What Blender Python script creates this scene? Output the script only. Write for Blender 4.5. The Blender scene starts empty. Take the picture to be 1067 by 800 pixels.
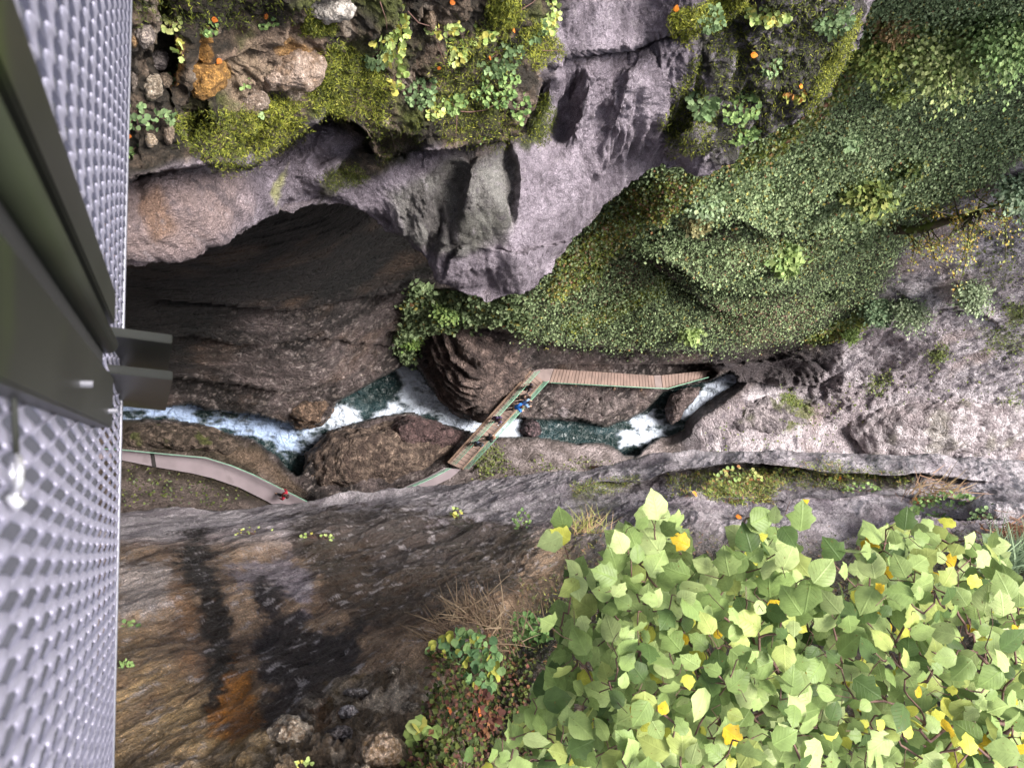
import bpy, bmesh, math, random
import numpy as np
from mathutils import Vector, Matrix, Quaternion

# ------------------------------------------------------------------ camera, light, exposure
H = 55.0                                  # camera height above the river
FPX, W0, H0 = 800.0, 1067.0, 800.0        # focal length in pixels of the 1067x800 photograph
NAD = (178.0, 471.0)                      # pixel that looks straight down
scene = bpy.context.scene
col = scene.collection
camd = bpy.data.cameras.new('camera'); cam = bpy.data.objects.new('camera', camd); col.objects.link(cam)
camd.sensor_fit = 'HORIZONTAL'; camd.sensor_width = 36.0; camd.lens = 36.0*FPX/W0
camd.clip_start = 0.05; camd.clip_end = 2000
nc = Vector(((NAD[0]-W0/2)/FPX, (H0/2-NAD[1])/FPX, -1)).normalized()
ROT = nc.rotation_difference(Vector((0, 0, -1)))
cam.rotation_mode = 'QUATERNION'; cam.rotation_quaternion = ROT; cam.location = (0, 0, H)
camd.dof.use_dof = True; camd.dof.focus_distance = 9.0; camd.dof.aperture_fstop = 27.0/3.6
scene.camera = cam
RM = np.array(ROT.to_matrix())
SUN_EL, SUN_AZ = math.radians(69), math.radians(9)
world = bpy.data.worlds.new('World'); scene.world = world; world.use_nodes = True
wn = world.node_tree.nodes; wl = world.node_tree.links
sky = wn.new('ShaderNodeTexSky'); sky.sky_type = 'NISHITA'; sky.sun_disc = False
sky.sun_elevation = SUN_EL; sky.sun_rotation = math.pi/2 - SUN_AZ
sky.dust_density = 4.0; sky.air_density = 1.0; sky.ozone_density = 0.6
wn['Background'].inputs['Strength'].default_value = 0.15
hs = wn.new('ShaderNodeHueSaturation'); hs.inputs['Saturation'].default_value = .5; wl.new(sky.outputs[0], hs.inputs['Color']); wl.new(hs.outputs[0], wn['Background'].inputs['Color'])
sund = bpy.data.lights.new('sun', 'SUN'); sund.energy = 4.2; sund.angle = math.radians(24); sund.color = (1, .95, .9)
sun = bpy.data.objects.new('sun', sund); col.objects.link(sun)
sv = Vector((math.cos(SUN_EL)*math.cos(SUN_AZ), math.cos(SUN_EL)*math.sin(SUN_AZ), math.sin(SUN_EL)))
sun.rotation_mode = 'QUATERNION'; sun.rotation_quaternion = Vector((0, 0, 1)).rotation_difference(sv)
scene.view_settings.view_transform = 'Standard'; scene.view_settings.look = 'None'
scene.view_settings.exposure = 1.0; scene.view_settings.gamma = 1; scene.view_settings.use_curve_mapping = False
scene.render.engine = 'CYCLES'
scene.cycles.max_bounces = 4; scene.cycles.diffuse_bounces = 3; scene.cycles.glossy_bounces = 2; scene.cycles.transmission_bounces = 2; scene.cycles.use_denoising = True

RNG = np.random.default_rng(7); random.seed(7)

# ------------------------------------------------------------------ projection helpers (real points in the gorge)
def rays(px, py):
    v = np.stack([(np.asarray(px, float)-W0/2)/FPX, (H0/2-np.asarray(py, float))/FPX, -np.ones(np.shape(px))], -1)
    return v @ RM.T
CAM = np.array([0, 0, H])
def at_D(px, py, D): return CAM + rays(px, py)*np.asarray(D, float)[..., None]
def at_z(px, py, z):
    r = rays(px, py); return CAM + r*((np.asarray(z, float)-H)/r[..., 2])[..., None]
def D_of_h(px, py, h): return (np.asarray(h, float)-H)/rays(px, py)[..., 2]
def V(px, py, z): return Vector(at_z(px, py, z))

# ------------------------------------------------------------------ noise
_perm = RNG.permutation(256).astype(np.int64); _perm = np.concatenate([_perm, _perm, _perm])
_grad = RNG.normal(size=(256, 3)); _grad /= np.linalg.norm(_grad, axis=1)[:, None]; _grad = _grad.astype(np.float32)
def perlin(p):
    shp = p.shape[:-1]; p = p.reshape(-1, 3)
    i = np.floor(p).astype(np.int64); f = (p-i).astype(np.float32); i &= 255
    i2 = (i+1) & 255; ix = (_perm[i[:, 0]], _perm[i2[:, 0]]); gx, gy, gz = _grad[:, 0].copy(), _grad[:, 1].copy(), _grad[:, 2].copy()
    u = f*f*f*(f*(f*6-15)+10); out = 0
    for dx in (0, 1):
        for dy in (0, 1):
            for dz in (0, 1):
                h = _perm[_perm[ix[dx]+(i2 if dy else i)[:, 1]]+(i2 if dz else i)[:, 2]]
                d = gx[h]*(f[:, 0]-dx)+gy[h]*(f[:, 1]-dy)+gz[h]*(f[:, 2]-dz)
                w = (u[:, 0] if dx else 1-u[:, 0])*(u[:, 1] if dy else 1-u[:, 1])*(u[:, 2] if dz else 1-u[:, 2])
                out = out + w*d
    return (out*1.6).reshape(shp)
def fbm(p, lam, octs, gain=.5, kind='n', off=0):
    s = 0; a = 1.0; tot = 0
    for k in range(octs):
        n = perlin(p/(lam/2**k)+13.7*k+off)
        if kind == 'b': n = np.abs(n)*2-.45          # billow: rounded lumps, sharp clefts
        if kind == 'r': n = .45-np.abs(n)*2          # ridges
        if kind == 'm': n = (np.abs(n)*2-.45 if k % 3 == 0 else (n*1.3 if k % 3 == 1 else .45-np.abs(n)*2))
        s = s+a*n; tot += a; a *= gain
    return s/tot
def sstep(a, b, x):
    t = np.clip((x-a)/(b-a), 0, 1); return t*t*(3-2*t)

# ------------------------------------------------------------------ 2-D curve helpers
def sd_line(px, py, pts):
    """distance to a polyline, and side (+ = below the line in the picture)"""
    best = np.full(px.shape, 1e9); side = np.ones(px.shape); pts = np.array(pts, float)
    for (x0, y0), (x1, y1) in zip(pts[:-1], pts[1:]):
        dx, dy = x1-x0, y1-y0; L = dx*dx+dy*dy+1e-9
        t = np.clip(((px-x0)*dx+(py-y0)*dy)/L, 0, 1)
        d = np.hypot(px-x0-t*dx, py-y0-t*dy); m = d < best
        best = np.where(m, d, best); cr = dx*(py-y0)-dy*(px-x0)
        side = np.where(m, np.sign(cr+1e-9), side)
    return best, side
def sd_poly(px, py, pts):
    """signed distance, negative inside"""
    pts = np.array(pts, float); d, _ = sd_line(px, py, np.vstack([pts, pts[:1]]))
    ins = np.zeros(px.shape, bool); n = len(pts)
    for k in range(n):
        x0, y0 = pts[k]; x1, y1 = pts[(k+1) % n]
        if y0 == y1: continue
        c = ((y0 > py) != (y1 > py)) & (px < (x1-x0)*(py-y0)/(y1-y0)+x0)
        ins ^= c
    return np.where(ins, -d, d)
def mask(px, py, pts, soft, wob=None):
    d = sd_poly(px, py, pts)
    if wob is not None: d = d+wob
    return sstep(soft, -soft, d)
def rbf(pts, qx, qy):
    P = np.array(pts, float); xy = P[:, :2]/100; v = P[:, 2]
    def phi(r2): return .5*r2*np.log(r2+1e-9)
    A = phi(((xy[:, None]-xy[None])**2).sum(-1))+np.eye(len(P))*.02
    B = np.c_[np.ones(len(P)), xy]
    M = np.block([[A, B], [B.T, np.zeros((3, 3))]])
    w = np.linalg.solve(M, np.r_[v, 0, 0, 0])
    qs = np.stack([qx.ravel(), qy.ravel()], -1)/100; out = np.empty(len(qs))
    for s in range(0, len(qs), 50000):
        q = qs[s:s+50000]
        out[s:s+50000] = phi(((q[:, None]-xy[None])**2).sum(-1))@w[:-3]+w[-3]+q@w[-2:]
    return out.reshape(qx.shape)
def cr_rows(R, n):
    """Catmull-Rom resample along axis 0 to n samples"""
    R = np.asarray(R, float); m = len(R); t = np.linspace(0, m-1, n); i = np.clip(t.astype(int), 0, m-2); f = t-i
    g = lambda k: R[np.clip(i+k, 0, m-1)]
    f = f.reshape((-1,)+(1,)*(R.ndim-1))
    p0, p1, p2, p3 = g(-1), g(0), g(1), g(2)
    return .5*(2*p1+(p2-p0)*f+(2*p0-5*p1+4*p2-p3)*f**2+(3*p1-p0-3*p2+p3)*f**3)

# ------------------------------------------------------------------ mesh helpers
def tag(o, label=None, cat=None, group=None, kind=None):
    if label: o['label'] = label
    if cat: o['category'] = cat
    if group: o['group'] = group
    if kind: o['kind'] = kind
    return o
def empty(name, loc, rz=0):
    o = bpy.data.objects.new(name, None); col.objects.link(o); o.location = loc; o.rotation_euler = (0, 0, rz); return o
def np_mesh(name, verts, faces, mat, parent=None, colors=None, smooth=True, uv=None):
    """faces: (M,k) int array, or list of such arrays"""
    me = bpy.data.meshes.new(name)
    if not isinstance(faces, list): faces = [faces]
    faces = [np.asarray(f, np.int32) for f in faces if len(f)]
    verts = np.asarray(verts, np.float32)
    me.vertices.add(len(verts)); me.vertices.foreach_set('co', verts.ravel())
    loops = np.concatenate([f.ravel() for f in faces]); tot = np.concatenate([np.full(len(f), f.shape[1], np.int32) for f in faces])
    start = np.concatenate([[0], np.cumsum(tot)[:-1]]).astype(np.int32)
    me.loops.add(len(loops)); me.loops.foreach_set('vertex_index', loops.astype(np.int32))
    me.polygons.add(len(tot)); me.polygons.foreach_set('loop_start', start)
    me.update(calc_edges=True); me.validate()
    me.polygons.foreach_set('use_smooth', np.full(len(me.polygons), smooth))
    if colors is not None:
        a = me.color_attributes.new('Col', 'FLOAT_COLOR', 'POINT')
        c = np.ones((len(verts), 4), np.float32); c[:, :3] = np.clip(colors.reshape(-1, 3), 0.004, .95); a.data.foreach_set('color', c.ravel())
    if uv is not None:
        a = me.attributes.new('leafuv', 'FLOAT_VECTOR', 'POINT'); c = np.zeros((len(verts), 3), np.float32); c[:, :2] = uv; a.data.foreach_set('vector', c.ravel())
    me.materials.append(mat)
    o = bpy.data.objects.new(name, me); col.objects.link(o)
    if parent is not None: o.parent = parent
    return o
def grid_faces(nr, nc_, flip=False, closed=False):
    i, j = np.meshgrid(np.arange(nr-1), np.arange(nc_ if closed else nc_-1), indexing='ij'); j2 = (j+1) % nc_
    f = np.stack([i*nc_+j, i*nc_+j2, (i+1)*nc_+j2, (i+1)*nc_+j], -1).reshape(-1, 4)
    return f[:, ::-1] if flip else f
def normals(P):
    du = np.gradient(P, axis=1); dv = np.gradient(P, axis=0); n = np.cross(du, dv)
    n /= np.linalg.norm(n, axis=-1)[..., None]+1e-12; return n
def face_cam(P, N):
    s = np.sign(((CAM-P)*N).sum(-1)); s = np.where(s == 0, 1, s); return N*s[..., None]

def smooth_n(N, it=6):
    for _ in range(it):
        N = (N+np.roll(N, 1, 0)+np.roll(N, -1, 0)+np.roll(N, 1, 1)+np.roll(N, -1, 1))
        N = N/(np.linalg.norm(N, axis=-1)[..., None]+1e-9)
    return N
class MB:
    def __init__(s): s.v = []; s.f = []
    def box(s, c, sx, sy, sz, M=None):
        c = Vector(c); b = len(s.v); M = M or Matrix.Identity(3)
        for x in (-.5, .5):
            for y in (-.5, .5):
                for z in (-.5, .5): s.v.append(c+M@Vector((x*sx, y*sy, z*sz)))
        for f in ((0, 1, 3, 2), (4, 6, 7, 5), (0, 4, 5, 1), (2, 3, 7, 6), (0, 2, 6, 4), (1, 5, 7, 3)): s.f.append([b+i for i in f])
    def bar(s, a, b_, w, h, up=Vector((0, 0, 1))):
        a = Vector(a); b_ = Vector(b_); d = b_-a; L = d.length; d.normalize()
        x = d.cross(up)
        if x.length < 1e-4: x = d.cross(Vector((1, 0, 0)))
        x.normalize(); z = x.cross(d)
        s.box((a+b_)/2, w, L, h, Matrix((x, d, z)).transposed())
    def tube(s, pts, r, n=8, cap=True):
        pts = [Vector(p) for p in pts]; m = len(pts); rr = r if hasattr(r, '__len__') else [r]*m
        b0 = len(s.v); prev = None
        for k, p in enumerate(pts):
            d = (pts[min(k+1, m-1)]-pts[max(k-1, 0)]).normalized()
            if prev is None: x = d.orthogonal().normalized()
            else:
                x = prev-d*prev.dot(d)
                x = x.normalized() if x.length > 1e-6 else d.orthogonal().normalized()
            prev = x; y = d.cross(x)
            for q in range(n):
                a = 2*math.pi*q/n; s.v.append(p+(x*math.cos(a)+y*math.sin(a))*rr[k])
        for k in range(m-1):
            for q in range(n):
                s.f.append([b0+k*n+q, b0+k*n+(q+1) % n, b0+(k+1)*n+(q+1) % n, b0+(k+1)*n+q])
        if cap:
            s.f.append([b0+q for q in range(n)][::-1]); s.f.append([b0+(m-1)*n+q for q in range(n)])
    def prism(s, poly, thick):
        """poly: list of 3-D points (a flat outline), extruded straight down by thick"""
        b = len(s.v); n = len(poly)
        for p in poly: s.v.append(Vector(p))
        for p in poly: s.v.append(Vector(p)-Vector((0, 0, thick)))
        s.f.append([b+i for i in range(n)]); s.f.append([b+n+i for i in range(n)][::-1])
        for i in range(n): s.f.append([b+i, b+n+i, b+n+(i+1) % n, b+(i+1) % n])
    def build(s, name, mat, parent=None, smooth=False, bevel=0):
        me = bpy.data.meshes.new(name); me.from_pydata([tuple(v) for v in s.v], [], s.f); me.update()
        bm = bmesh.new(); bm.from_mesh(me); bmesh.ops.recalc_face_normals(bm, faces=bm.faces)
        if bevel: bmesh.ops.bevel(bm, geom=bm.edges[:], offset=bevel, segments=2, affect='EDGES')
        bm.to_mesh(me); bm.free()
        for p in me.polygons: p.use_smooth = smooth
        me.materials.append(mat); o = bpy.data.objects.new(name, me); col.objects.link(o)
        if parent is not None: o.parent = parent; o.matrix_parent_inverse = Matrix.Translation(-Vector(parent.location))
        return o

# ------------------------------------------------------------------ materials
def new_mat(name):
    m = bpy.data.materials.new(name); m.use_nodes = True; return m, m.node_tree.nodes, m.node_tree.links, m.node_tree.nodes['Principled BSDF']
def mat_rock(name, scale, bump=.5, rough=.8, rvar=.25, contrast=.45, dist=.03, stretch=(1, 1, 1), spec=.4, roty=0., grain=1.2):
    m, n, l, b = new_mat(name)
    ca = n.new('ShaderNodeVertexColor'); ca.layer_name = 'Col'
    tc = n.new('ShaderNodeTexCoord'); mp = n.new('ShaderNodeMapping'); mp.vector_type = 'TEXTURE'; mp.inputs['Scale'].default_value = stretch; mp.inputs['Rotation'].default_value = (0, roty, 0)
    l.new(tc.outputs['Object'], mp.inputs[0])
    n1 = n.new('ShaderNodeTexNoise'); n1.inputs['Scale'].default_value = scale; n1.inputs['Detail'].default_value = 8; n1.inputs['Roughness'].default_value = .72
    n2 = n.new('ShaderNodeTexNoise'); n2.inputs['Scale'].default_value = scale*4.3; n2.inputs['Detail'].default_value = 5; n2.inputs['Roughness'].default_value = .7
    vo = n.new('ShaderNodeTexVoronoi'); vo.feature = 'DISTANCE_TO_EDGE'; vo.inputs['Scale'].default_value = scale*1.3
    mx = n.new('ShaderNodeMix'); mx.data_type = 'RGBA'; mx.inputs[0].default_value = .12
    l.new(mp.outputs[0], mx.inputs[6]); l.new(n1.outputs['Color'], mx.inputs[7]); l.new(mx.outputs[2], vo.inputs['Vector'])
    for q in (n1, n2): l.new(mp.outputs[0], q.inputs['Vector'])
    mr = n.new('ShaderNodeMapRange'); mr.inputs['From Min'].default_value = .32; mr.inputs['From Max'].default_value = .68
    mr.inputs['To Min'].default_value = 1-contrast; mr.inputs['To Max'].default_value = 1+contrast*1.1
    ad = n.new('ShaderNodeMath'); ad.operation = 'ADD'; h1 = n.new('ShaderNodeMath'); h1.operation = 'MULTIPLY'; h1.inputs[1].default_value = .5
    l.new(n1.outputs[0], ad.inputs[0]); l.new(n2.outputs[0], ad.inputs[1]); l.new(ad.outputs[0], h1.inputs[0]); l.new(h1.outputs[0], mr.inputs['Value'])
    # mineral grain: pale flecks and dark pits
    n4 = n.new('ShaderNodeTexNoise'); n4.inputs['Scale'].default_value = scale*9; n4.inputs['Detail'].default_value = 4; n4.inputs['Roughness'].default_value = .75; l.new(tc.outputs['Object'], n4.inputs['Vector'])
    g1 = n.new('ShaderNodeMapRange'); g1.inputs['From Min'].default_value = .55; g1.inputs['From Max'].default_value = .66; g1.inputs['To Max'].default_value = grain; l.new(n4.outputs[0], g1.inputs['Value'])
    g2 = n.new('ShaderNodeMapRange'); g2.inputs['From Min'].default_value = .45; g2.inputs['From Max'].default_value = .36; g2.inputs['To Max'].default_value = -.5; l.new(n4.outputs[0], g2.inputs['Value'])
    s1 = n.new('ShaderNodeMath'); s1.operation = 'ADD'; l.new(g1.outputs[0], s1.inputs[0]); l.new(g2.outputs[0], s1.inputs[1])
    s2 = n.new('ShaderNodeMath'); s2.operation = 'ADD'; s2.inputs[1].default_value = 1; l.new(s1.outputs[0], s2.inputs[0])
    s3 = n.new('ShaderNodeMath'); s3.operation = 'MULTIPLY'; l.new(s2.outputs[0], s3.inputs[0]); l.new(mr.outputs[0], s3.inputs[1])
    vm = n.new('ShaderNodeVectorMath'); vm.operation = 'SCALE'; l.new(ca.outputs[0], vm.inputs[0]); l.new(s3.outputs[0], vm.inputs['Scale'])
    l.new(vm.outputs[0], b.inputs['Base Color'])
    # angular chips
    vc = n.new('ShaderNodeTexVoronoi'); vc.feature = 'F1'; vc.inputs['Scale'].default_value = scale*2.6; l.new(mx.outputs[2], vc.inputs['Vector']); sc_ = n.new('ShaderNodeSeparateColor'); l.new(vc.outputs['Color'], sc_.inputs[0])
    a5 = n.new('ShaderNodeMath'); a5.operation = 'MULTIPLY_ADD'; a5.inputs[1].default_value = .28; l.new(sc_.outputs[0], a5.inputs[0]); l.new(ad.outputs[0], a5.inputs[2])
    a6 = n.new('ShaderNodeMath'); a6.operation = 'MULTIPLY_ADD'; a6.inputs[1].default_value = .5; l.new(n4.outputs[0], a6.inputs[0]); l.new(a5.outputs[0], a6.inputs[2])
    vr = n.new('ShaderNodeMapRange'); vr.inputs['From Max'].default_value = .12; l.new(vo.outputs['Distance'], vr.inputs['Value'])
    h = n.new('ShaderNodeMath'); h.operation = 'MULTIPLY_ADD'; h.inputs[1].default_value = .35; l.new(vr.outputs[0], h.inputs[0]); l.new(a6.outputs[0], h.inputs[2])
    bp = n.new('ShaderNodeBump'); bp.inputs['Strength'].default_value = bump; bp.inputs['Distance'].default_value = dist
    l.new(h.outputs[0], bp.inputs['Height']); l.new(bp.outputs[0], b.inputs['Normal'])
    rr = n.new('ShaderNodeMapRange'); rr.inputs['To Min'].default_value = rough-rvar; rr.inputs['To Max'].default_value = min(1, rough+rvar); l.new(n1.outputs[0], rr.inputs['Value']); l.new(rr.outputs[0], b.inputs['Roughness'])
    b.inputs['Specular IOR Level'].default_value = spec
    return m
def mat_leaf(name, rough=.5, trans=.25, veins=False):
    m, n, l, b = new_mat(name)
    ca = n.new('ShaderNodeVertexColor'); ca.layer_name = 'Col'; b.inputs['Roughness'].default_value = rough; b.inputs['Specular IOR Level'].default_value = .18
    src = ca.outputs[0]
    if veins:
        at = n.new('ShaderNodeAttribute'); at.attribute_name = 'leafuv'
        sx = n.new('ShaderNodeSeparateXYZ'); l.new(at.outputs['Vector'], sx.inputs[0])
        ab = n.new('ShaderNodeMath'); ab.operation = 'ABSOLUTE'; l.new(sx.outputs['Y'], ab.inputs[0])
        # side veins run forward from the midrib: stripes of (x - 0.8|y|)
        mm = n.new('ShaderNodeMath'); mm.operation = 'MULTIPLY_ADD'; mm.inputs[1].default_value = -.8; l.new(ab.outputs[0], mm.inputs[0]); l.new(sx.outputs['X'], mm.inputs[2])
        sc = n.new('ShaderNodeMath'); sc.operation = 'MULTIPLY'; sc.inputs[1].default_value = 7; l.new(mm.outputs[0], sc.inputs[0])
        pp = n.new('ShaderNodeMath'); pp.operation = 'PINGPONG'; pp.inputs[1].default_value = .5; l.new(sc.outputs[0], pp.inputs[0])
        v1 = n.new('ShaderNodeMapRange'); v1.inputs['From Min'].default_value = .0; v1.inputs['From Max'].default_value = .09; l.new(pp.outputs[0], v1.inputs['Value'])
        v2 = n.new('ShaderNodeMapRange'); v2.inputs['From Min'].default_value = .0; v2.inputs['From Max'].default_value = .035; l.new(ab.outputs[0], v2.inputs['Value'])
        mn = n.new('ShaderNodeMath'); mn.operation = 'MINIMUM'; l.new(v1.outputs[0], mn.inputs[0]); l.new(v2.outputs[0], mn.inputs[1])
        bp = n.new('ShaderNodeBump'); bp.inputs['Strength'].default_value = .6; bp.inputs['Distance'].default_value = .002; l.new(mn.outputs[0], bp.inputs['Height']); l.new(bp.outputs[0], b.inputs['Normal'])
        k = n.new('ShaderNodeMapRange'); k.inputs['To Min'].default_value = 1.22; k.inputs['To Max'].default_value = 1.0; l.new(mn.outputs[0], k.inputs['Value'])
        tc = n.new('ShaderNodeTexCoord'); nz = n.new('ShaderNodeTexNoise'); nz.inputs['Scale'].default_value = 28; nz.inputs['Detail'].default_value = 5; l.new(tc.outputs['Object'], nz.inputs['Vector'])
        k2 = n.new('ShaderNodeMapRange'); k2.inputs['From Min'].default_value = .3; k2.inputs['From Max'].default_value = .7; k2.inputs['To Min'].default_value = .82; k2.inputs['To Max'].default_value = 1.15; l.new(nz.outputs[0], k2.inputs['Value'])
        kk = n.new('ShaderNodeMath'); kk.operation = 'MULTIPLY'; l.new(k.outputs[0], kk.inputs[0]); l.new(k2.outputs[0], kk.inputs[1])
        vm = n.new('ShaderNodeVectorMath'); vm.operation = 'SCALE'; l.new(src, vm.inputs[0]); l.new(kk.outputs[0], vm.inputs['Scale'])
        # small brown blemishes
        n3 = n.new('ShaderNodeTexNoise'); n3.inputs['Scale'].default_value = 95; n3.inputs['Detail'].default_value = 2; l.new(tc.outputs['Object'], n3.inputs['Vector'])
        k3 = n.new('ShaderNodeMapRange'); k3.inputs['From Min'].default_value = .70; k3.inputs['From Max'].default_value = .74; l.new(n3.outputs[0], k3.inputs['Value'])
        mx = n.new('ShaderNodeMix'); mx.data_type = 'RGBA'; mx.inputs[7].default_value = (.16, .10, .03, 1); l.new(k3.outputs[0], mx.inputs[0]); l.new(vm.outputs[0], mx.inputs[6])
        src = mx.outputs[2]
    l.new(src, b.inputs['Base Color'])
    tr = n.new('ShaderNodeBsdfTranslucent'); l.new(src, tr.inputs['Color']); ms = n.new('ShaderNodeMixShader'); ms.inputs[0].default_value = trans
    l.new(b.outputs[0], ms.inputs[1]); l.new(tr.outputs[0], ms.inputs[2]); l.new(ms.outputs[0], n['Material Output'].inputs['Surface'])
    return m
def mat_plain(name, c, rough=.6, metal=0, nscale=8, var=.2, bump=.1, c2=None, thr=.55):
    m, n, l, b = new_mat(name)
    tc = n.new('ShaderNodeTexCoord'); nz = n.new('ShaderNodeTexNoise'); nz.inputs['Scale'].default_value = nscale; nz.inputs['Detail'].default_value = 6; l.new(tc.outputs['Object'], nz.inputs['Vector'])
    r = n.new('ShaderNodeValToRGB'); r.color_ramp.elements[0].position = .3; r.color_ramp.elements[1].position = .7
    r.color_ramp.elements[0].color = (*[x*(1-var) for x in c], 1); r.color_ramp.elements[1].color = (*[min(.95, x*(1+var)) for x in c], 1)
    l.new(nz.outputs[0], r.inputs[0]); src = r.outputs[0]
    if c2:
        n2 = n.new('ShaderNodeTexNoise'); n2.inputs['Scale'].default_value = nscale*.6; n2.inputs['Detail'].default_value = 5; l.new(tc.outputs['Object'], n2.inputs['Vector'])
        k = n.new('ShaderNodeMapRange'); k.inputs['From Min'].default_value = thr; k.inputs['From Max'].default_value = thr+.12; l.new(n2.outputs[0], k.inputs['Value'])
        mx = n.new('ShaderNodeMix'); mx.data_type = 'RGBA'; mx.inputs[7].default_value = (*c2, 1); l.new(k.outputs[0], mx.inputs[0]); l.new(src, mx.inputs[6]); src = mx.outputs[2]
    l.new(src, b.inputs['Base Color']); b.inputs['Roughness'].default_value = rough; b.inputs['Metallic'].default_value = metal
    bp = n.new('ShaderNodeBump'); bp.inputs['Strength'].default_value = bump; bp.inputs['Distance'].default_value = .01; l.new(nz.outputs[0], bp.inputs['Height']); l.new(bp.outputs[0], b.inputs['Normal'])
    return m

# ------------------------------------------------------------------ leaf templates (x = towards tip, y = across, z = up)
def T_diamond():
    v = np.array([[0, 0, 0], [.45, .42, .07], [1, 0, -.05], [.45, -.42, .07]]); return v, [np.array([[0, 2, 1], [0, 3, 2]])]
def T_round():
    a = np.arange(7)*2*np.pi/7; r = 1+.1*np.sin(3*a)
    v = np.c_[.5+.5*r*np.cos(a), .5*r*np.sin(a), .06*np.cos(2*a)]; v = np.vstack([[.5, 0, -.06], v]); f = np.array([[0, 1+k, 1+(k+1) % 7] for k in range(7)]); return v, [f]
def T_tuft():
    v = np.array([[-.1, -.12, 0], [.1, .12, 0], [1, 0, .25]]); return v, [np.array([[0, 1, 2]])]
def T_lobed(nl=3):
    v = [[0, 0, 0], [.2, .35, .03], [.45, .5, .05], [.5, .3, .03], [.8, .3, .02], [1, 0, -.06], [.8, -.3, .02], [.5, -.3, .03], [.45, -.5, .05], [.2, -.35, .03], [.5, 0, -.03]]
    f = [[10, k, k-1] for k in range(1, 10)]+[[10, 0, 9]]; return np.array(v, float), [np.array(f)]
def T_ovate(lobes=0., tip=.18, seed=0):
    """broad leaf with cordate base and pointed tip, folded on the midrib; returns verts, faces"""
    rs = np.random.default_rng(seed); m = 11; x = np.linspace(0, 1, m)
    w = .46*np.sin(np.pi*np.clip(x, 0, 1)**.64)**.80*(1-.25*x**3); w[0] = .0; w[-1] = 0
    w = np.where(x > .78, w*(1-tip*(x-.78)/.22), w)
    wl_ = w*(1+lobes*np.sin(x*17+1)+rs.normal(0, .03, m)); wr = w*(1+lobes*np.sin(x*17+1.7)+rs.normal(0, .03, m))
    back = -.13*np.exp(-((x-.1)/.09)**2)*0
    rows = []; curl = .12
    for k in range(m):
        zc = -.22*(x[k]-.4)**2
        for s, ww in ((-1, wr[k]), (-.5, wr[k]), (0, 0), (.5, wl_[k]), (1, wl_[k])):
            y = s*ww; xx = x[k]+(-.10*abs(s)*np.exp(-(x[k]/.16)**2))+.0
            rows.append([xx, y, zc+.26*abs(y)-.38*y*y*2])
    v = np.array(rows); f = []
    for k in range(m-1):
        for q in range(4):
            a = k*5+q; f.append([a, a+1, a+6, a+5])
    return v, [np.array(f)]
def instances(tmpl, pos, nrm, size, colr, rng, tilt=.5, dirs=None, uvs=False, cvar=.15):
    tv, tf = tmpl; n = len(pos); k = len(tv)
    nn = nrm+rng.normal(0, tilt, (n, 3)); nn /= np.linalg.norm(nn, axis=1)[:, None]
    d = rng.normal(0, 1, (n, 3)) if dirs is None else dirs
    d = d-nn*(d*nn).sum(1)[:, None]; d /= np.linalg.norm(d, axis=1)[:, None]+1e-9
    b = np.cross(nn, d); s = np.asarray(size).reshape(-1, 1, 1)*np.ones((n, 1, 1))
    vv = pos[:, None]+s*(tv[None, :, 0, None]*d[:, None]+tv[None, :, 1, None]*b[:, None]+tv[None, :, 2, None]*nn[:, None])
    cc = colr*(1+rng.normal(0, cvar, (n, 1))); cc = np.repeat(cc[:, None], k, 1)
    fs = [(f[None]+(np.arange(n)*k)[:, None, None]).reshape(-1, f.shape[1]) for f in tf]
    uv = np.tile(tv[:, :2], (n, 1)) if uvs else None
    return vv.reshape(-1, 3), fs, cc.reshape(-1, 3), uv
def join_inst(L):
    vs, fs, cs, us = [], {}, [], []; o = 0
    for v, f, c, u in L:
        vs.append(v); cs.append(c); us.append(u)
        for ff in f: fs.setdefault(ff.shape[1], []).append(ff+o)
        o += len(v)
    return np.vstack(vs), [np.vstack(x) for x in fs.values()], np.vstack(cs), (np.vstack(us) if us[0] is not None else None)

# ================================================================== THE FAR GORGE: floor, both banks and the far wall
M_FAR = mat_rock('wet_gorge_rock', 1.3, bump=1.0, rough=.6, rvar=.2, contrast=.75, dist=.5, spec=.5)
M_NEAR = mat_rock('limestone', 7.0, bump=1.0, rough=.72, rvar=.25, contrast=.42, dist=.06, spec=.4)
M_SOUTH = mat_rock('wet_streaked_limestone', 7.5, bump=1.0, rough=.32, rvar=.22, contrast=.65, dist=.08, spec=.5, stretch=(2.2, 1, 1), roty=math.radians(40), grain=1.4)
RIVER = [(-150, 415), (60, 418), (170, 424), (200, 420), (215, 426), (245, 430), (270, 433), (295, 440), (318, 443), (336, 441), (345, 430), (350, 419), (372, 408), (398, 392), (420, 380), (434, 382),
         (446, 400), (462, 420), (480, 431), (500, 437), (520, 438), (535, 434), (556, 437), (580, 436), (600, 437), (615, 440), (632, 443), (652, 438), (672, 427), (692, 408), (705, 404), (720, 402), (740, 396), (760, 387), (770, 392), (766, 400),
         (745, 415), (725, 428), (714, 440), (712, 448), (704, 452), (690, 456), (676, 464), (662, 475), (650, 474), (628, 463), (600, 462), (560, 456), (535, 455), (515, 456), (498, 452), (480, 448), (455, 440), (430, 431),
         (405, 434), (372, 441), (350, 449), (333, 462), (322, 480), (312, 495), (302, 490), (288, 474), (262, 457), (235, 450), (205, 442), (172, 437), (60, 440), (-150, 445)]
def z_water(px):
    return np.interp(px, [-150, 300, 345, 360, 480, 520, 640, 695, 715, 768], [-.9, -.6, -.3, .2, .5, .6, .9, 1.1, 2.3, 4.2])
LPATH_T = [(-150, 462), (0, 462), (125, 467.5), (160, 471), (214, 476), (240, 484), (262, 493), (290, 507), (318, 521)]
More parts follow.
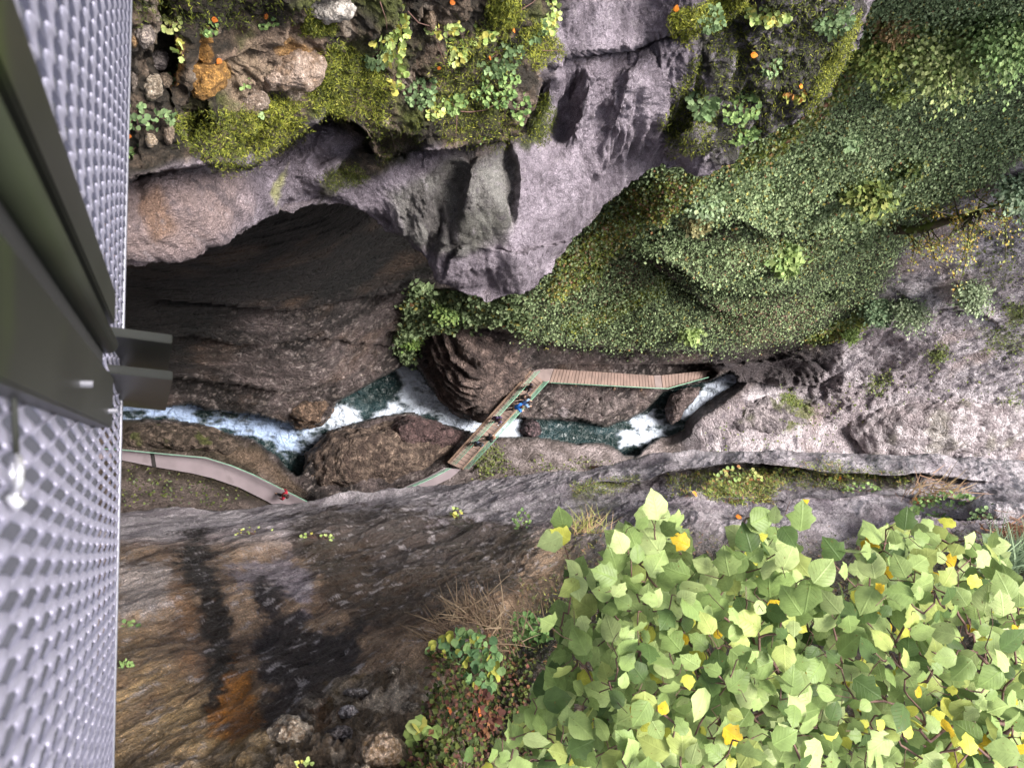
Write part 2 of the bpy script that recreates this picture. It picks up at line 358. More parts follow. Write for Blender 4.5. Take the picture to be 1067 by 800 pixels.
LPATH_B = [(-150, 476), (0, 475), (125, 479), (160, 486), (200, 493), (221, 498), (250, 508), (280, 523)]
LPATH = LPATH_T+[(322, 532), (290, 532)]+LPATH_B[::-1]
RPATH = [(463, 487), (480, 489), (470, 498), (450, 507), (430, 514), (405, 516), (422, 507), (445, 497)]
ZP_L, ZP_R, ZB = 3.0, 4.6, 4.8
FARH = [(200, 420, 2.5), (200, 385, 8), (200, 330, 18), (200, 260, 30), (200, 150, 38), (0, 410, 3), (0, 350, 14), (0, 260, 28), (0, 100, 40), (-150, 400, 3), (-150, 300, 18), (-150, 100, 36),
        (330, 428, 3), (330, 380, 10), (330, 320, 18), (330, 250, 28), (330, 100, 40), (440, 345, 8), (440, 300, 16), (440, 200, 28), (470, 390, 4), (420, 372, 4), (530, 380, 6), (530, 350, 11),
        (550, 310, 18), (550, 200, 30), (620, 380, 6.2), (620, 356, 10), (620, 320, 15), (620, 260, 22), (640, 200, 28), (600, 0, 41), (700, 384, 6.2), (700, 362, 11), (700, 300, 19), (700, 220, 28), (720, 150, 34),
        (800, 372, 8), (800, 350, 13), (800, 300, 20), (800, 200, 29), (800, 100, 36), (800, 0, 40), (900, 322, 16), (900, 250, 24), (900, 150, 33), (900, 0, 40), (1000, 200, 29), (1067, 0, 42), (1067, 160, 33),
        (1067, 250, 27), (1000, 300, 21.5), (1067, 350, 19), (950, 350, 15.5), (900, 382, 10.5), (1067, 400, 15), (1000, 420, 11), (900, 430, 8.2), (850, 408, 7.6), (800, 430, 4.8), (765, 440, 3.6), (1067, 470, 10), (900, 470, 5), (750, 470, 3),
        (1250, 0, 44), (1250, 200, 36), (1250, 400, 22), (1250, 560, 16), (700, 480, 3), (600, 475, 3.5), (520, 468, 3.6), (550, 495, 6), (480, 500, 4.6), (640, 500, 6), (440, 520, 5), (390, 470, 3), (380, 505, 4.2), (330, 505, 3),
        (130, 450, 2), (200, 458, 1.8), (260, 478, 2.2), (300, 502, 2.8), (150, 505, 4), (220, 520, 4.5), (125, 530, 6), (0, 540, 6), (0, 452, 2), (-150, 540, 7), (-150, 452, 2), (300, 545, 6), (700, 560, 12), (1000, 560, 14), (500, 580, 12), (150, 600, 12), (-150, 620, 12)]
def ledge(px, py, pts, amp, fb, fa, wob, fade=25):
    d, s = sd_line(px, py+wob, pts)
    x0 = min(p[0] for p in pts); x1 = max(p[0] for p in pts)
    e = sstep(x0-8, x0+fade, px)*sstep(x1+8, x1-fade, px)
    return e*np.where(s > 0, amp*np.exp(-d/fb), -.55*amp*np.exp(-d/fa))
FAR_LEDGES = [([(540, 352), (600, 359), (660, 364), (720, 367), (790, 363), (850, 352), (875, 340)], 2.6, 22, 25),
              ([(665, 258), (685, 268), (715, 288), (750, 300), (820, 307), (884, 298)], 3.2, 10, 30),
              ([(655, 225), (690, 232), (740, 236), (762, 226), (790, 240), (815, 243), (865, 240)], 3.2, 10, 28),
              ([(640, 232), (662, 262), (700, 292), (735, 318), (770, 330)], 2.2, 8, 22),
              ([(150, 312), (220, 318), (300, 322), (360, 312), (450, 303), (480, 306)], 1.6, 12, 15),
              ([(130, 352), (200, 350), (250, 360), (300, 357), (345, 353), (430, 362)], 1.2, 10, 15),
              ([(160, 392), (230, 398), (300, 405), (350, 398), (400, 380)], 1.2, 12, 10),
              ([(395, 345), (440, 350), (480, 340), (540, 345)], 1.5, 12, 15),
              ([(590, 378), (650, 381), (700, 384), (740, 381)], .8, 8, 8),
              ([(738, 377), (790, 378), (820, 372), (850, 376), (862, 388)], -1.2, 10, 14),
              ([(735, 399), (780, 397), (820, 402), (850, 400), (880, 385)], 1.6, 12, 10),
              ([(860, 440), (875, 425), (920, 400), (960, 375), (985, 355)], .5, 8, 12),
              ([(700, 425), (760, 418), (800, 415), (830, 425)], .8, 6, 8),
              ([(930, 300), (960, 320), (1010, 325), (1050, 345)], .9, 9, 12),
              ([(990, 215), (1020, 240), (1060, 245)], 1.0, 8, 12)]
xs = np.arange(-150, 1252, 1.75); ys = np.arange(-70, 622, 1.6)
PX, PY = np.meshgrid(xs, ys)
h0 = rbf(FARH, PX, PY)
D = D_of_h(PX, PY, np.clip(h0, .3, 50))
P0 = at_D(PX, PY, D)
wob = fbm(P0, 5.0, 4)*9
for pts, a, fb, fa in FAR_LEDGES: D = D+ledge(PX, PY, pts, a, fb, fa, wob)
# rounded rolling of the ivy covered slope
gm = mask(PX, PY, [(545, 355), (700, 366), (790, 364), (850, 350), (905, 322), (935, 265), (985, 215), (1030, 190), (1100, 140), (1252, 60), (1252, -80), (500, -80), (500, 300)], 14)
darkwall = mask(PX, PY, [(-160, 200), (560, 200), (560, 350), (850, 360), (870, 410), (700, 410), (540, 440), (350, 440), (-160, 430)], 12)
pale = mask(PX, PY, [(700, 480), (712, 445), (760, 420), (790, 402), (850, 398), (868, 370), (905, 322), (935, 265), (985, 215), (1030, 190), (1100, 140), (1252, 60), (1252, 640), (640, 640), (520, 470)], 12, wob*.8)
P1 = at_D(PX, PY, D); N = smooth_n(face_cam(P1, normals(P1)), 8)
disp = 1.1*fbm(P1, 9.0, 3, .5)+1.2*fbm(P1, 3.4, 6, .62, 'm')*(1-.7*gm)+1.3*gm*fbm(P1, 5.0, 3, .5, 'b', off=21)+.42*(1-gm)*fbm(P1, .9, 3, .7, 'm', off=6)
ph = (P1[..., 2]*.62+fbm(P1, 7.0, 3)*1.6+P1[..., 0]*.03); fr = ph-np.floor(ph)
disp = disp+darkwall*(1-gm)*(.5*(sstep(0, .8, fr)-sstep(.86, 1, fr))+.9*fbm(P1, 2.0, 5, .7, 'm', off=44))
ph2 = (P1[..., 2]*1.7+fbm(P1, 4.0, 3, off=5)*1.8+P1[..., 0]*.05); fr2 = ph2-np.floor(ph2)
disp = disp+darkwall*(1-gm)*.32*(sstep(0, .8, fr2)-sstep(.86, 1, fr2))
# inclined flutes on the pale rock
q = np.stack([P1[..., 0]*.5+P1[..., 1]*.2, P1[..., 1]*.9, P1[..., 2]*.45], -1)
disp = disp+pale*1.0*fbm(q, 1.8, 6, .66, 'm')
# river bed, paths
sdr = sd_poly(PX, PY, RIVER)+fbm(P1, 3.0, 3)*3.0
Dw = D_of_h(PX, PY, z_water(PX))
pathm = np.minimum(sd_poly(PX, PY, LPATH), sd_poly(PX, PY, RPATH))
DECKP = [(552, 384), (577, 380), (735, 380), (745, 388), (735, 397), (699, 409), (572, 403), (492, 490), (464, 490)]
sddeck = sd_poly(PX, PY, DECKP)
damp = sstep(0, 10, pathm)*sstep(-2, 8, sddeck)*sstep(-6, 14, sdr)
P2 = P1+N*(disp*(.15+.85*damp))[..., None]
# express the result as height along each ray and clamp to river bed / path / deck clearance
def along(P): return ((CAM-P)*-rays(PX, PY)).sum(-1)/(rays(PX, PY)**2).sum(-1)*-1
r_ = rays(PX, PY); Dc = ((P2-CAM)*r_).sum(-1)/(r_*r_).sum(-1)
Dc = np.where(sdr < 0, Dw+np.clip(-sdr*.10, 0, 1.4), np.minimum(Dc, Dw-np.clip(sdr*.22, 0, 2.2)))
zp = np.where(PX < 380, ZP_L, ZP_R)
Dp = D_of_h(PX, PY, zp-.3)
Dc = np.where(pathm < 1.5, Dp, np.where((pathm < 12) & (sdr > 0), Dc+(Dp-Dc)*np.clip(1-(pathm-1.5)/10.5, 0, 1), Dc))
Ddk = D_of_h(PX, PY, np.full(PX.shape, ZB-1.3))
Dc = np.where(sddeck < 2, np.maximum(Dc, Ddk), Dc)
FP = at_D(PX, PY, Dc); FN = face_cam(FP, normals(FP))
# ---- colours of the far rock
n1 = fbm(FP, 6.0, 5, .6, off=3); n2 = fbm(FP, 1.3, 4, .6, off=9); n3 = fbm(FP, .45, 2, .6, off=20)
def C(*c): return np.array(c, float)
def mixc(a, b, t): return a*(1-t[..., None])+b*t[..., None]
cc = mixc(np.broadcast_to(C(.030, .023, .022), FP.shape), C(.20, .155, .15), sstep(-.35, .5, n1+.6*n2))
cc = mixc(cc, C(.46, .39, .37), sstep(.22, .4, n3)*.7)
nf = fbm(FP, .28, 2, .6, off=120); cc = mixc(cc, C(.42, .35, .31), sstep(.25, .42, nf)*.6); cc = mixc(cc, C(.015, .012, .012), sstep(.2, .42, fbm(FP, .9, 4, .65, off=130))*.7)
cave_shade = mask(PX, PY, [(-160, 200), (470, 200), (470, 300), (380, 318), (250, 330), (210, 375), (160, 425), (60, 430), (-160, 420)], 25, wob*1.5); cc = cc*(1-.91*cave_shade[..., None])                           # shade under the overhang deepened by darkening the rock colour
cc = mixc(cc, C(.23, .14, .09), sstep(.1, .5, fbm(FP, 4.0, 4, off=40))*.35)
pc = mixc(np.broadcast_to(C(.40, .34, .36), FP.shape), C(.74, .67, .70), sstep(-.3, .35, n1+.6*n2))
pc = mixc(pc, C(.13, .11, .13), sstep(.06, .30, fbm(FP, 1.0, 5, .68, 'm', off=60)+.25*n1)*.85)
pc = mixc(pc, C(.42, .31, .27), sstep(.15, .4, fbm(FP, 5.0, 3, off=70))*.5)
cc = mixc(cc, pc, pale)
wet = mask(PX, PY, [(705, 475), (706, 445), (738, 415), (775, 402), (850, 398), (862, 372), (740, 372), (760, 390), (740, 420), (725, 440), (740, 470)], 7, wob)
cc = mixc(cc, C(.075, .062, .068), wet*.8)
lb = mask(PX, PY, [(-150, 445), (125, 436), (230, 452), (270, 465), (318, 515), (330, 545), (-150, 560)], 4)
cc = mixc(cc, mixc(np.broadcast_to(C(.075, .058, .04), FP.shape), C(.27, .21, .18), sstep(-.2, .4, n1+n2)), lb)
lb2 = mask(PX, PY, [(200, 460), (270, 470), (318, 515), (300, 510), (260, 485)], 5)
cc = mixc(cc, C(.30, .21, .15), lb2*.7)
band = mask(PX, PY, [(-150, 505), (125, 500), (230, 512), (290, 530), (100, 560), (-150, 560)], 6, wob)
cc = mixc(cc, C(.27, .21, .19), band*.6)
mb = mask(PX, PY, [(490, 460), (560, 458), (640, 466), (700, 455), (720, 480), (640, 520), (420, 520), (480, 488)], 6, wob*.5)
cc = mixc(cc, mixc(np.broadcast_to(C(.22, .18, .17), FP.shape), C(.50, .42, .42), sstep(-.3, .4, n1+n2)), mb)
moss = sstep(.05, .3, fbm(FP, 2.2, 4, off=80))
FM = [([(790, 440), (800, 425), (825, 415), (845, 418), (850, 432), (830, 445), (805, 448)], .95), ([(815, 412), (828, 409), (826, 417)], 1), ([(968, 365), (985, 363), (988, 373), (972, 376)], 1), ([(1050, 322), (1067, 318), (1067, 336), (1052, 338)], 1),
      ([(490, 468), (520, 464), (525, 485), (505, 492), (494, 482)], .45), ([(432, 300), (540, 308), (530, 340), (470, 345), (430, 360), (410, 350)], .6), ([(940, 430), (950, 432), (948, 445), (938, 443)], 1), ([(1020, 340), (1067, 350), (1067, 372), (1030, 360)], .5),
      ([(840, 360), (905, 325), (930, 300), (925, 320), (880, 352)], .9), ([(610, 345), (700, 300), (660, 300), (600, 330)], .3)]
for pts, a in FM: cc = mixc(cc, C(.15, .175, .04), mask(PX, PY, pts, 3, fbm(FP, 1.6, 4, off=90)*9)*a*.8)
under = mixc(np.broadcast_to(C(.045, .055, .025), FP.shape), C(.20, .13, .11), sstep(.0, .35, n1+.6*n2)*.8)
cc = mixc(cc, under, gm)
bed = sstep(3, -2, sdr); cc = mixc(cc, C(.03, .035, .03), bed)
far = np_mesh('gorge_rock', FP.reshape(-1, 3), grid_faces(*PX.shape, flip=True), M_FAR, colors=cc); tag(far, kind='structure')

# ================================================================== RIVER
m, n, l, b = new_mat('river_water')
ca = n.new('ShaderNodeVertexColor'); ca.layer_name = 'Col'; l.new(ca.outputs[0], b.inputs['Base Color'])
at = n.new('ShaderNodeAttribute'); at.attribute_name = 'foam_glint'
rr = n.new('ShaderNodeMapRange'); rr.inputs['To Min'].default_value = .05; rr.inputs['To Max'].default_value = .75; l.new(at.outputs['Fac'], rr.inputs['Value']); l.new(rr.outputs[0], b.inputs['Roughness'])
b.inputs['IOR'].default_value = 1.33; b.inputs['Specular IOR Level'].default_value = .9
tc = n.new('ShaderNodeTexCoord'); nz = n.new('ShaderNodeTexNoise'); nz.inputs['Scale'].default_value = 2.2; nz.inputs['Detail'].default_value = 6; nz.inputs['Distortion'].default_value = .8; l.new(tc.outputs['Object'], nz.inputs['Vector'])
bp = n.new('ShaderNodeBump'); bp.inputs['Strength'].default_value = 1; bp.inputs['Distance'].default_value = .5; l.new(nz.outputs[0], bp.inputs['Height']); l.new(bp.outputs[0], b.inputs['Normal'])
M_WATER = m
xs = np.arange(-150, 778, 1.2); ys = np.arange(372, 500, .9); RX, RY = np.meshgrid(xs, ys)
RP = at_z(RX, RY, z_water(RX))
rough = .25+.9*mask(RX, RY, [(640, 460), (655, 435), (690, 415), (775, 385), (775, 400), (710, 455)], 8)+.4*mask(RX, RY, [(410, 385), (440, 385), (500, 430), (500, 455), (345, 450), (345, 420)], 8)
qn = np.stack([RP[..., 0], RP[..., 1], RP[..., 2]*0], -1)
RP[..., 2] += rough*(.35*fbm(qn, 2.4, 5, .6, 'r'))+.15*rough*fbm(qn, 8, 2)
cur = np.stack([RP[..., 0]*.45+RP[..., 1]*.2, RP[..., 1], RP[..., 2]*0], -1)
fn = fbm(cur, 3.2, 6, .62, 'r', off=2); fn2 = fbm(cur, 1.1, 4, .6, off=5)
def fm(pts, soft, base): return mask(RX, RY, pts, soft, fn*6)*base
foam_glint = np.zeros(RX.shape)
for pts, soft, base in [([(412, 380), (434, 380), (450, 398), (470, 420), (502, 434), (502, 456), (470, 448), (440, 434), (405, 440), (372, 446), (345, 452), (340, 436), (352, 420), (362, 420), (380, 438), (405, 424), (418, 405)], 6, 1.5),
                        ([(515, 436), (552, 436), (545, 458), (515, 460)], 5, 1.5), ([(630, 466), (655, 440), (684, 421), (698, 416), (708, 448), (690, 460), (655, 470)], 9, 1.15),
                        ([(708, 434), (734, 404), (768, 386), (772, 398), (745, 414), (722, 430)], 5, 2.2), ([(340, 440), (345, 425), (356, 425), (358, 440), (345, 450)], 4, 1.4),
                        ([(-150, 395), (170, 400), (270, 408), (310, 420), (345, 440), (345, 460), (318, 480), (300, 478), (262, 462), (170, 444), (-150, 455)], 8, .86)]:  # last outline: left reach, silvery sky glints painted in with the white water
    foam_glint = np.maximum(foam_glint, fm(pts, soft*2.0, base))
foam_glint = np.clip(foam_glint*(.75+1.1*fn+.6*fn2)+foam_glint*foam_glint*.15, 0, 1)
foam_glint = sstep(.45, 1.0, foam_glint+.75*fbm(cur, .9, 4, .65, 'r', off=15)*sstep(0, .3, foam_glint))
wc = mixc(np.broadcast_to(C(.010, .024, .024), RP.shape), C(.022, .045, .05), sstep(-.2, .4, fn2))
wc = mixc(wc, C(.74, .82, .95), foam_glint)
lf = sstep(345, 300, RX)*sstep(.05, .4, foam_glint); wc = mixc(wc, wc*C(.62, .72, .9), lf)
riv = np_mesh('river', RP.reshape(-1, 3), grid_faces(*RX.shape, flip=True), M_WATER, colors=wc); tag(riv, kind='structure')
a = riv.data.attributes.new('foam_glint', 'FLOAT', 'POINT'); a.data.foreach_set('value', foam_glint.ravel().astype(np.float32))

# ================================================================== NORTH WALL AT THE TOP (overhanging, close to the camera)
lip = np.array([(-160, 300, 6.2), (-60, 292, 6.6), (60, 280, 7.2), (130, 272, 7.6), (185, 268, 8), (225, 250, 8.5), (258, 228, 9.2), (300, 216, 9.8), (340, 209, 10.2), (378, 219, 10.8), (415, 240, 11.5), (440, 262, 12.2), (460, 292, 12.8), (500, 304, 13.3), (540, 304, 13.8), (565, 286, 14.2), (595, 245, 14.6), (625, 214, 14.8),
                (655, 190, 15), (692, 168, 15), (728, 178, 15), (752, 170, 15), (775, 143, 14.8), (805, 133, 14.5), (832, 116, 14.2), (852, 97, 14), (870, 72, 13.8), (893, 38, 13.5), (905, -10, 13.2), (925, -60, 13), (950, -150, 12.5)])
topx = np.array([-160, -60, 60, 120, 165, 205, 240, 280, 318, 352, 385, 412, 440, 475, 510, 540, 570, 600, 630, 662, 695, 720, 742, 765, 790, 812, 835, 858, 880, 905, 935], float)
topD = np.interp(topx, [-160, 130, 330, 500, 650, 800, 935], [3.4, 3.9, 4.4, 6.0, 7.6, 8.8, 9.8])
top = np.c_[topx, np.full(len(topx), -155.), topD]
NPC, NR = 700, 330
lipF = cr_rows(lip, NPC); topF = cr_rows(top, NPC)
ctr = np.array([380., -200.])
d = ctr-lipF[:, :2]; d /= np.linalg.norm(d, axis=1)[:, None]
rows = [np.c_[lipF[:, :2]+d*190, lipF[:, 2]+22], np.c_[lipF[:, :2]+d*95, lipF[:, 2]+9], np.c_[lipF[:, :2]+d*32, lipF[:, 2]+3.0], np.c_[lipF[:, :2]+d*5, lipF[:, 2]+.7]]
nh = len(rows)
for s in np.linspace(0, 1, 22):
    sx = s; e = s**.8
    rows.append(np.c_[lipF[:, :2]*(1-sx)+topF[:, :2]*sx, lipF[:, 2]*(1-e)+topF[:, 2]*e])
rows = np.array(rows)
sp = np.concatenate([np.linspace(0, nh, 40, endpoint=False), np.linspace(nh, len(rows)-1, NR-40)])
i = np.clip(sp.astype(int), 0, len(rows)-2); f = (sp-i)[:, None, None]
g = lambda k: rows[np.clip(i+k, 0, len(rows)-1)]
p0, p1, p2, p3 = g(-1), g(0), g(1), g(2)
B3 = .5*(2*p1+(p2-p0)*f+(2*p0-5*p1+4*p2-p3)*f**2+(3*p1-p0-3*p2+p3)*f**3)
BX, BY, BD = B3[..., 0], B3[..., 1], B3[..., 2]
vis = (sp >= nh-.5)[:, None]
PB = at_D(BX, BY, BD)
wb = fbm(PB, 1.6, 4)*14
def L(pts, a, fb, fa): 
    global BD
    BD = BD+np.where(vis, ledge(BX, BY, pts, a, fb, fa, wb*.6), 0)
# edge of the mossy shelf above the bare limestone
L([(120, 185), (170, 180), (230, 170), (262, 175), (300, 150), (345, 118), (375, 130), (400, 160), (450, 155), (500, 150), (540, 140), (575, 70)], 1.1, 30, 45)
L([(575, 70), (600, 62), (660, 55), (700, 40), (760, 20), (800, -20)], .7, 14, 30)
L([(580, 150), (576, 100), (590, 70), (605, 85), (612, 115), (606, 140)], .0, 14, 30)
L([(462, 290), (470, 265), (480, 252), (540, 262), (600, 245)], -.3, 14, 14)
L([(120, 175), (150, 150), (180, 140), (205, 100), (215, 60)], .0, 8, 12)
def bowl(cx, cy, rx, ry, a, rot=0):
    global BD
    c, s = math.cos(rot), math.sin(rot); x = (BX-cx)*c+(BY-cy)*s; y = -(BX-cx)*s+(BY-cy)*c
    r = np.sqrt((x/rx)**2+(y/ry)**2)*(1+.035*wb)
    BD = BD+np.where(vis, a*sstep(1.15, .35, r), 0)
bowl(590, 108, 20, 50, .95, .35); bowl(577, 150, 22, 30, .5, .3)          # scooped alcove
bowl(529, 188, 11, 52, .42, -.05); bowl(470, 205, 13, 48, .35, .1); bowl(452, 240, 10, 40, .4, .1)           # clefts between the draperies
bowl(500, 195, 20, 50, -.2, 0); bowl(440, 225, 14, 40, -.12, 0)
bowl(205, 130, 16, 30, .5, .2); bowl(180, 60, 10, 60, .35, 0); bowl(345, 160, 30, 12, .3, -.6); bowl(415, 150, 30, 14, .5, 0); bowl(715, 90, 20, 50, .4, .4)
bowl(710, 150, 40, 16, -.7, -.4); bowl(270, 130, 60, 30, -.35, 0); bowl(265, 75, 55, 35, -.25, -.2)
bowl(660, 110, 30, 60, -.5, .1); bowl(640, 100, 12, 60, .12, .35)
PB = at_D(BX, BY, BD); NB = face_cam(PB, normals(PB))
NB = np.where(vis[..., None], smooth_n(NB, 10), normals(PB)*np.sign((normals(PB)[60]*NB[60]).sum(-1).mean()))
moA = [(-160, -170), (-160, 190), (120, 188), (160, 182), (215, 165), (250, 172), (300, 150), (345, 118), (375, 150), (345, 185), (375, 200), (430, 150), (500, 158), (548, 145), (570, 75), (575, 30), (590, 0), (590, -170)]
moB = [(720, 40), (735, 100), (720, 160), (745, 175), (790, 150), (840, 120), (895, 40), (935, -160), (800, -160), (740, 10)]
ma = mask(BX, BY, moA, 9, wb*.7); mb_ = mask(BX, BY, moB, 9, wb*.7); mossy = np.maximum(ma, mb_)
# vertical flutes on the bare limestone
fq = np.stack([PB[..., 0]*.91+PB[..., 2]*.40, PB[..., 1]*.8, (PB[..., 0]*.4-PB[..., 2]*.91)*.09], -1)
bare = 1-mossy
fl = mask(BX, BY, [(560, 60), (640, 55), (760, 10), (740, 100), (700, 165), (640, 195), (590, 200), (600, 130)], 12, wb*.6)
disp = .34*fbm(PB, 2.2, 3)+fbm(PB, .7, 6, .62, 'm')*(.08+.28*mossy)+.18*bare*fbm(fq, 1.6, 3, .5, 'b', off=3)+.13*fbm(fq, .42, 6, .66, 'm')*bare*(.7+1.3*fl)+.035*bare*fbm(fq, .12, 3, .65, 'm', off=6)
disp = disp+.07*mossy*fbm(PB, .16, 3, .6, 'b', off=4)
lp = sstep(nh-2.5, nh-.5, sp)[:, None]
BP = PB+NB*(disp*(.3+.7*lp))[..., None]
BN = face_cam(BP, normals(BP))
n1 = fbm(BP, 1.5, 5, .6, off=3); n2 = fbm(BP, .3, 4, .6, off=9); n3 = fbm(BP, .10, 3, .6, off=20); st = fbm(fq, .35, 5, .6, off=33)
cc = mixc(np.broadcast_to(C(.19, .16, .19), BP.shape), C(.36, .31, .36), sstep(-.35, .4, n1*.6+st*.9+n2*.5))
tan = mask(BX, BY, [(-160, 200), (130, 188), (230, 180), (250, 215), (200, 262), (130, 275), (-160, 310)], 25, wb*1.5)
cc = mixc(cc, C(.31, .22, .19), tan*.7)
cc = mixc(cc, C(.27, .15, .08), mask(BX, BY, [(140, 215), (165, 200), (180, 235), (160, 245)], 6, wb)*.6)
drape = mask(BX, BY, [(405, 205), (470, 160), (535, 150), (535, 230), (500, 262), (460, 262), (425, 255)], 8, wb*.6)
cc = mixc(cc, mixc(np.broadcast_to(C(.10, .095, .085), BP.shape), C(.25, .25, .22), sstep(-.2, .4, st+n1)), drape*.85)
for pts, cl, a in [([(330, 185), (372, 165), (385, 185), (350, 200), (335, 207)], (.05, .05, .02), .9), ([(380, 130), (440, 120), (445, 150), (400, 180), (378, 170)], (.055, .055, .03), .8),
                   ([(555, 130), (562, 100), (572, 110), (568, 140), (545, 155), (538, 150)], (.05, .06, .02), .9), ([(280, 195), (300, 170), (303, 185), (292, 218), (282, 215)], (.42, .42, .16), .7),
                   ([(690, 120), (715, 105), (712, 160), (695, 155)], (.05, .06, .03), .6), ([(480, 225), (530, 215), (520, 250), (490, 258)], (.10, .10, .08), .5), ([(735, 60), (775, 20), (800, 90), (760, 120), (740, 130)], (.11, .09, .10), .6)]:
    cc = mixc(cc, C(*cl), mask(BX, BY, pts, 4, wb*.7+n2*10)*a)
soil = mixc(np.broadcast_to(C(.035, .028, .02), BP.shape), C(.17, .12, .085), sstep(-.1, .45, n1+n2))
soil = mixc(soil, C(.40, .34, .28), sstep(.22, .4, n2+.3*n1)*.6)
soil = mixc(soil, C(.10, .12, .02), sstep(.05, .35, fbm(BP, .7, 4, off=50))*.7)
soilB = mixc(np.broadcast_to(C(.045, .042, .035), BP.shape), C(.26, .23, .26), sstep(-.05, .35, n2+.5*n1))
cc = mixc(cc, soil, ma); cc = mixc(cc, soilB, mb_)
for pts, cl, a in [([(193, 55), (225, 38), (235, 48), (232, 80), (212, 105), (195, 105), (192, 80)], (.50, .25, .06), .9), ([(240, 55), (290, 32), (335, 38), (335, 62), (285, 100), (250, 115), (235, 90)], (.42, .30, .22), .8), ([(300, 45), (330, 55), (325, 70), (300, 62)], (.48, .25, .06), .7), ([(238, 70), (252, 70), (255, 95), (240, 100)], (.42, .22, .04), .8),
                   ([(315, 0), (350, 0), (365, 10), (350, 22), (325, 18)], (.62, .56, .50), .9), ([(440, 0), (470, 0), (468, 30), (450, 40)], (.25, .19, .15), .6)]:
    mm_ = mask(BX, BY, pts, 3, wb*.5+n2*9); cc = mixc(cc, mixc(np.broadcast_to(C(*cl)*.6, BP.shape), C(*cl), sstep(-.4, .3, n2+n3)), mm_*a)
cc = mixc(cc, C(.10, .085, .10), sstep(.25, .5, n3+.4*n2)*.35*bare)
lines_ = fbm(fq, .13, 4, .65, off=140); cc = mixc(cc, C(.10, .085, .10), sstep(.18, .38, lines_)*.6*bare); cc = mixc(cc, C(.46, .41, .44), sstep(.2, .4, -lines_)*.45*bare)
back = sstep(nh-.2, nh-1.2, sp)[:, None]*np.ones(BX.shape); cc = mixc(cc, C(.12, .095, .09), back)
nwall = np_mesh('north_cliff', BP.reshape(-1, 3), grid_faces(NR, NPC), M_NEAR, colors=cc); tag(nwall, kind='structure')

# ================================================================== SOUTH WALL AT THE BOTTOM
cxs = np.array([-170, 0, 120, 200, 260, 315, 380, 440, 500, 560, 620, 680, 740, 800, 900, 1000, 1067, 1250], float)
ridge = np.interp(cxs, [-170, 0, 120, 200, 260, 315, 440, 560, 620, 680, 740, 800, 900, 1000, 1067, 1250], [560, 550, 538, 535, 530, 525, 509, 498, 490, 478, 472, 472, 474, 479, 481, 486])
rD = np.interp(cxs, [-170, 120, 440, 700, 1250], [18, 16, 15.5, 15, 14])
def row(y, Dd): return np.c_[cxs, np.broadcast_to(y, cxs.shape), np.broadcast_to(Dd, cxs.shape)]
rows = [row(ridge+120, 56), row(ridge+62, 36), row(ridge+26, 24), row(ridge+5, rD+1.6), row(ridge, rD), row(ridge*.72+560*.28, rD*.72+10.2*.28), row(ridge*.35+560*.65, 11.4), row(565, 9.7), row(600, 7.9), row(640, 6.6), row(690, 5.5), row(750, 4.7), row(820, 4.1), row(910, 3.6), row(1010, 3.2)]
nh2 = 4
rows = np.array([cr_rows(r, 960) for r in rows]); NRG = 420
sp2 = np.concatenate([np.linspace(0, nh2, 34, endpoint=False), np.linspace(nh2, len(rows)-1, NRG-34)])
i = np.clip(sp2.astype(int), 0, len(rows)-2); f = (sp2-i)[:, None, None]
g = lambda k: rows[np.clip(i+k, 0, len(rows)-1)]
p0, p1, p2, p3 = g(-1), g(0), g(1), g(2)
G3 = .5*(2*p1+(p2-p0)*f+(2*p0-5*p1+4*p2-p3)*f**2+(3*p1-p0-3*p2+p3)*f**3)
GX, GY, GD = G3[..., 0], G3[..., 1], G3[..., 2]
vis2 = (sp2 >= nh2-.5)[:, None]
PG = at_D(GX, GY, GD); wg = fbm(PG, 2.0, 4)*12
def L2(pts, a, fb, fa):
    global GD
    GD = GD+np.where(vis2, ledge(GX, GY, pts, -a, fb, fa, wg*.9, 110), 0)
# shelf with plants between two slabs (surface above the line = farther)
L2([(590, 512), (660, 500), (700, 488), (780, 484), (860, 488), (950, 496), (1040, 505)], -1.0, 16, 14)
L2([(600, 530), (700, 520), (800, 518), (960, 516), (1067, 530), (1200, 535)], .9, 10, 14)
L2([(540, 540), (556, 600), (552, 660)], .8, 14, 8)
L2([(430, 760), (450, 690), (520, 640), (600, 600)], .0, 10, 14)
L2([(860, 560), (960, 540), (1067, 548)], .8, 14, 8)
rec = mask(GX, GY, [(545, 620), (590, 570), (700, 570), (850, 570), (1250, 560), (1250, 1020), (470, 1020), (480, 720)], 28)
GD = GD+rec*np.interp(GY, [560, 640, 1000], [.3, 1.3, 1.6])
PG = at_D(GX, GY, GD); NG = smooth_n(face_cam(PG, normals(PG)), 14)
al, pe = (PG[..., 0]*.76-PG[..., 2]*.65), (PG[..., 0]*.65+PG[..., 2]*.76)
gq = np.stack([al*.33, PG[..., 1]*.9, pe], -1)
disp = .30*fbm(PG, 2.6, 3)+.10*fbm(gq, .7, 7, .66, 'm')+.02*fbm(PG, .25, 4, .6, 'm')
rub = mask(GX, GY, [(290, 760), (330, 720), (420, 700), (480, 720), (520, 1010), (250, 1010)], 18)+mask(GX, GY, [(-160, 760), (200, 790), (300, 770), (300, 1010), (-160, 1010)], 25)*.6
disp = disp+rub*.16*fbm(PG, .35, 4, .6, 'b')
lp2 = sstep(nh2-2, nh2-.3, sp2)[:, None]
GP = PG+NG*(disp*(.3+.7*lp2))[..., None]; GN = face_cam(GP, normals(GP))
iso = fbm(GP, .55, 5, .65, off=150); n1 = fbm(GP, 1.8, 5, .6, off=3); n2 = fbm(gq, .35, 5, .62, off=9); n3 = fbm(GP, .09, 3, .6, off=20); n4 = fbm(gq, .12, 3, .6, off=44)
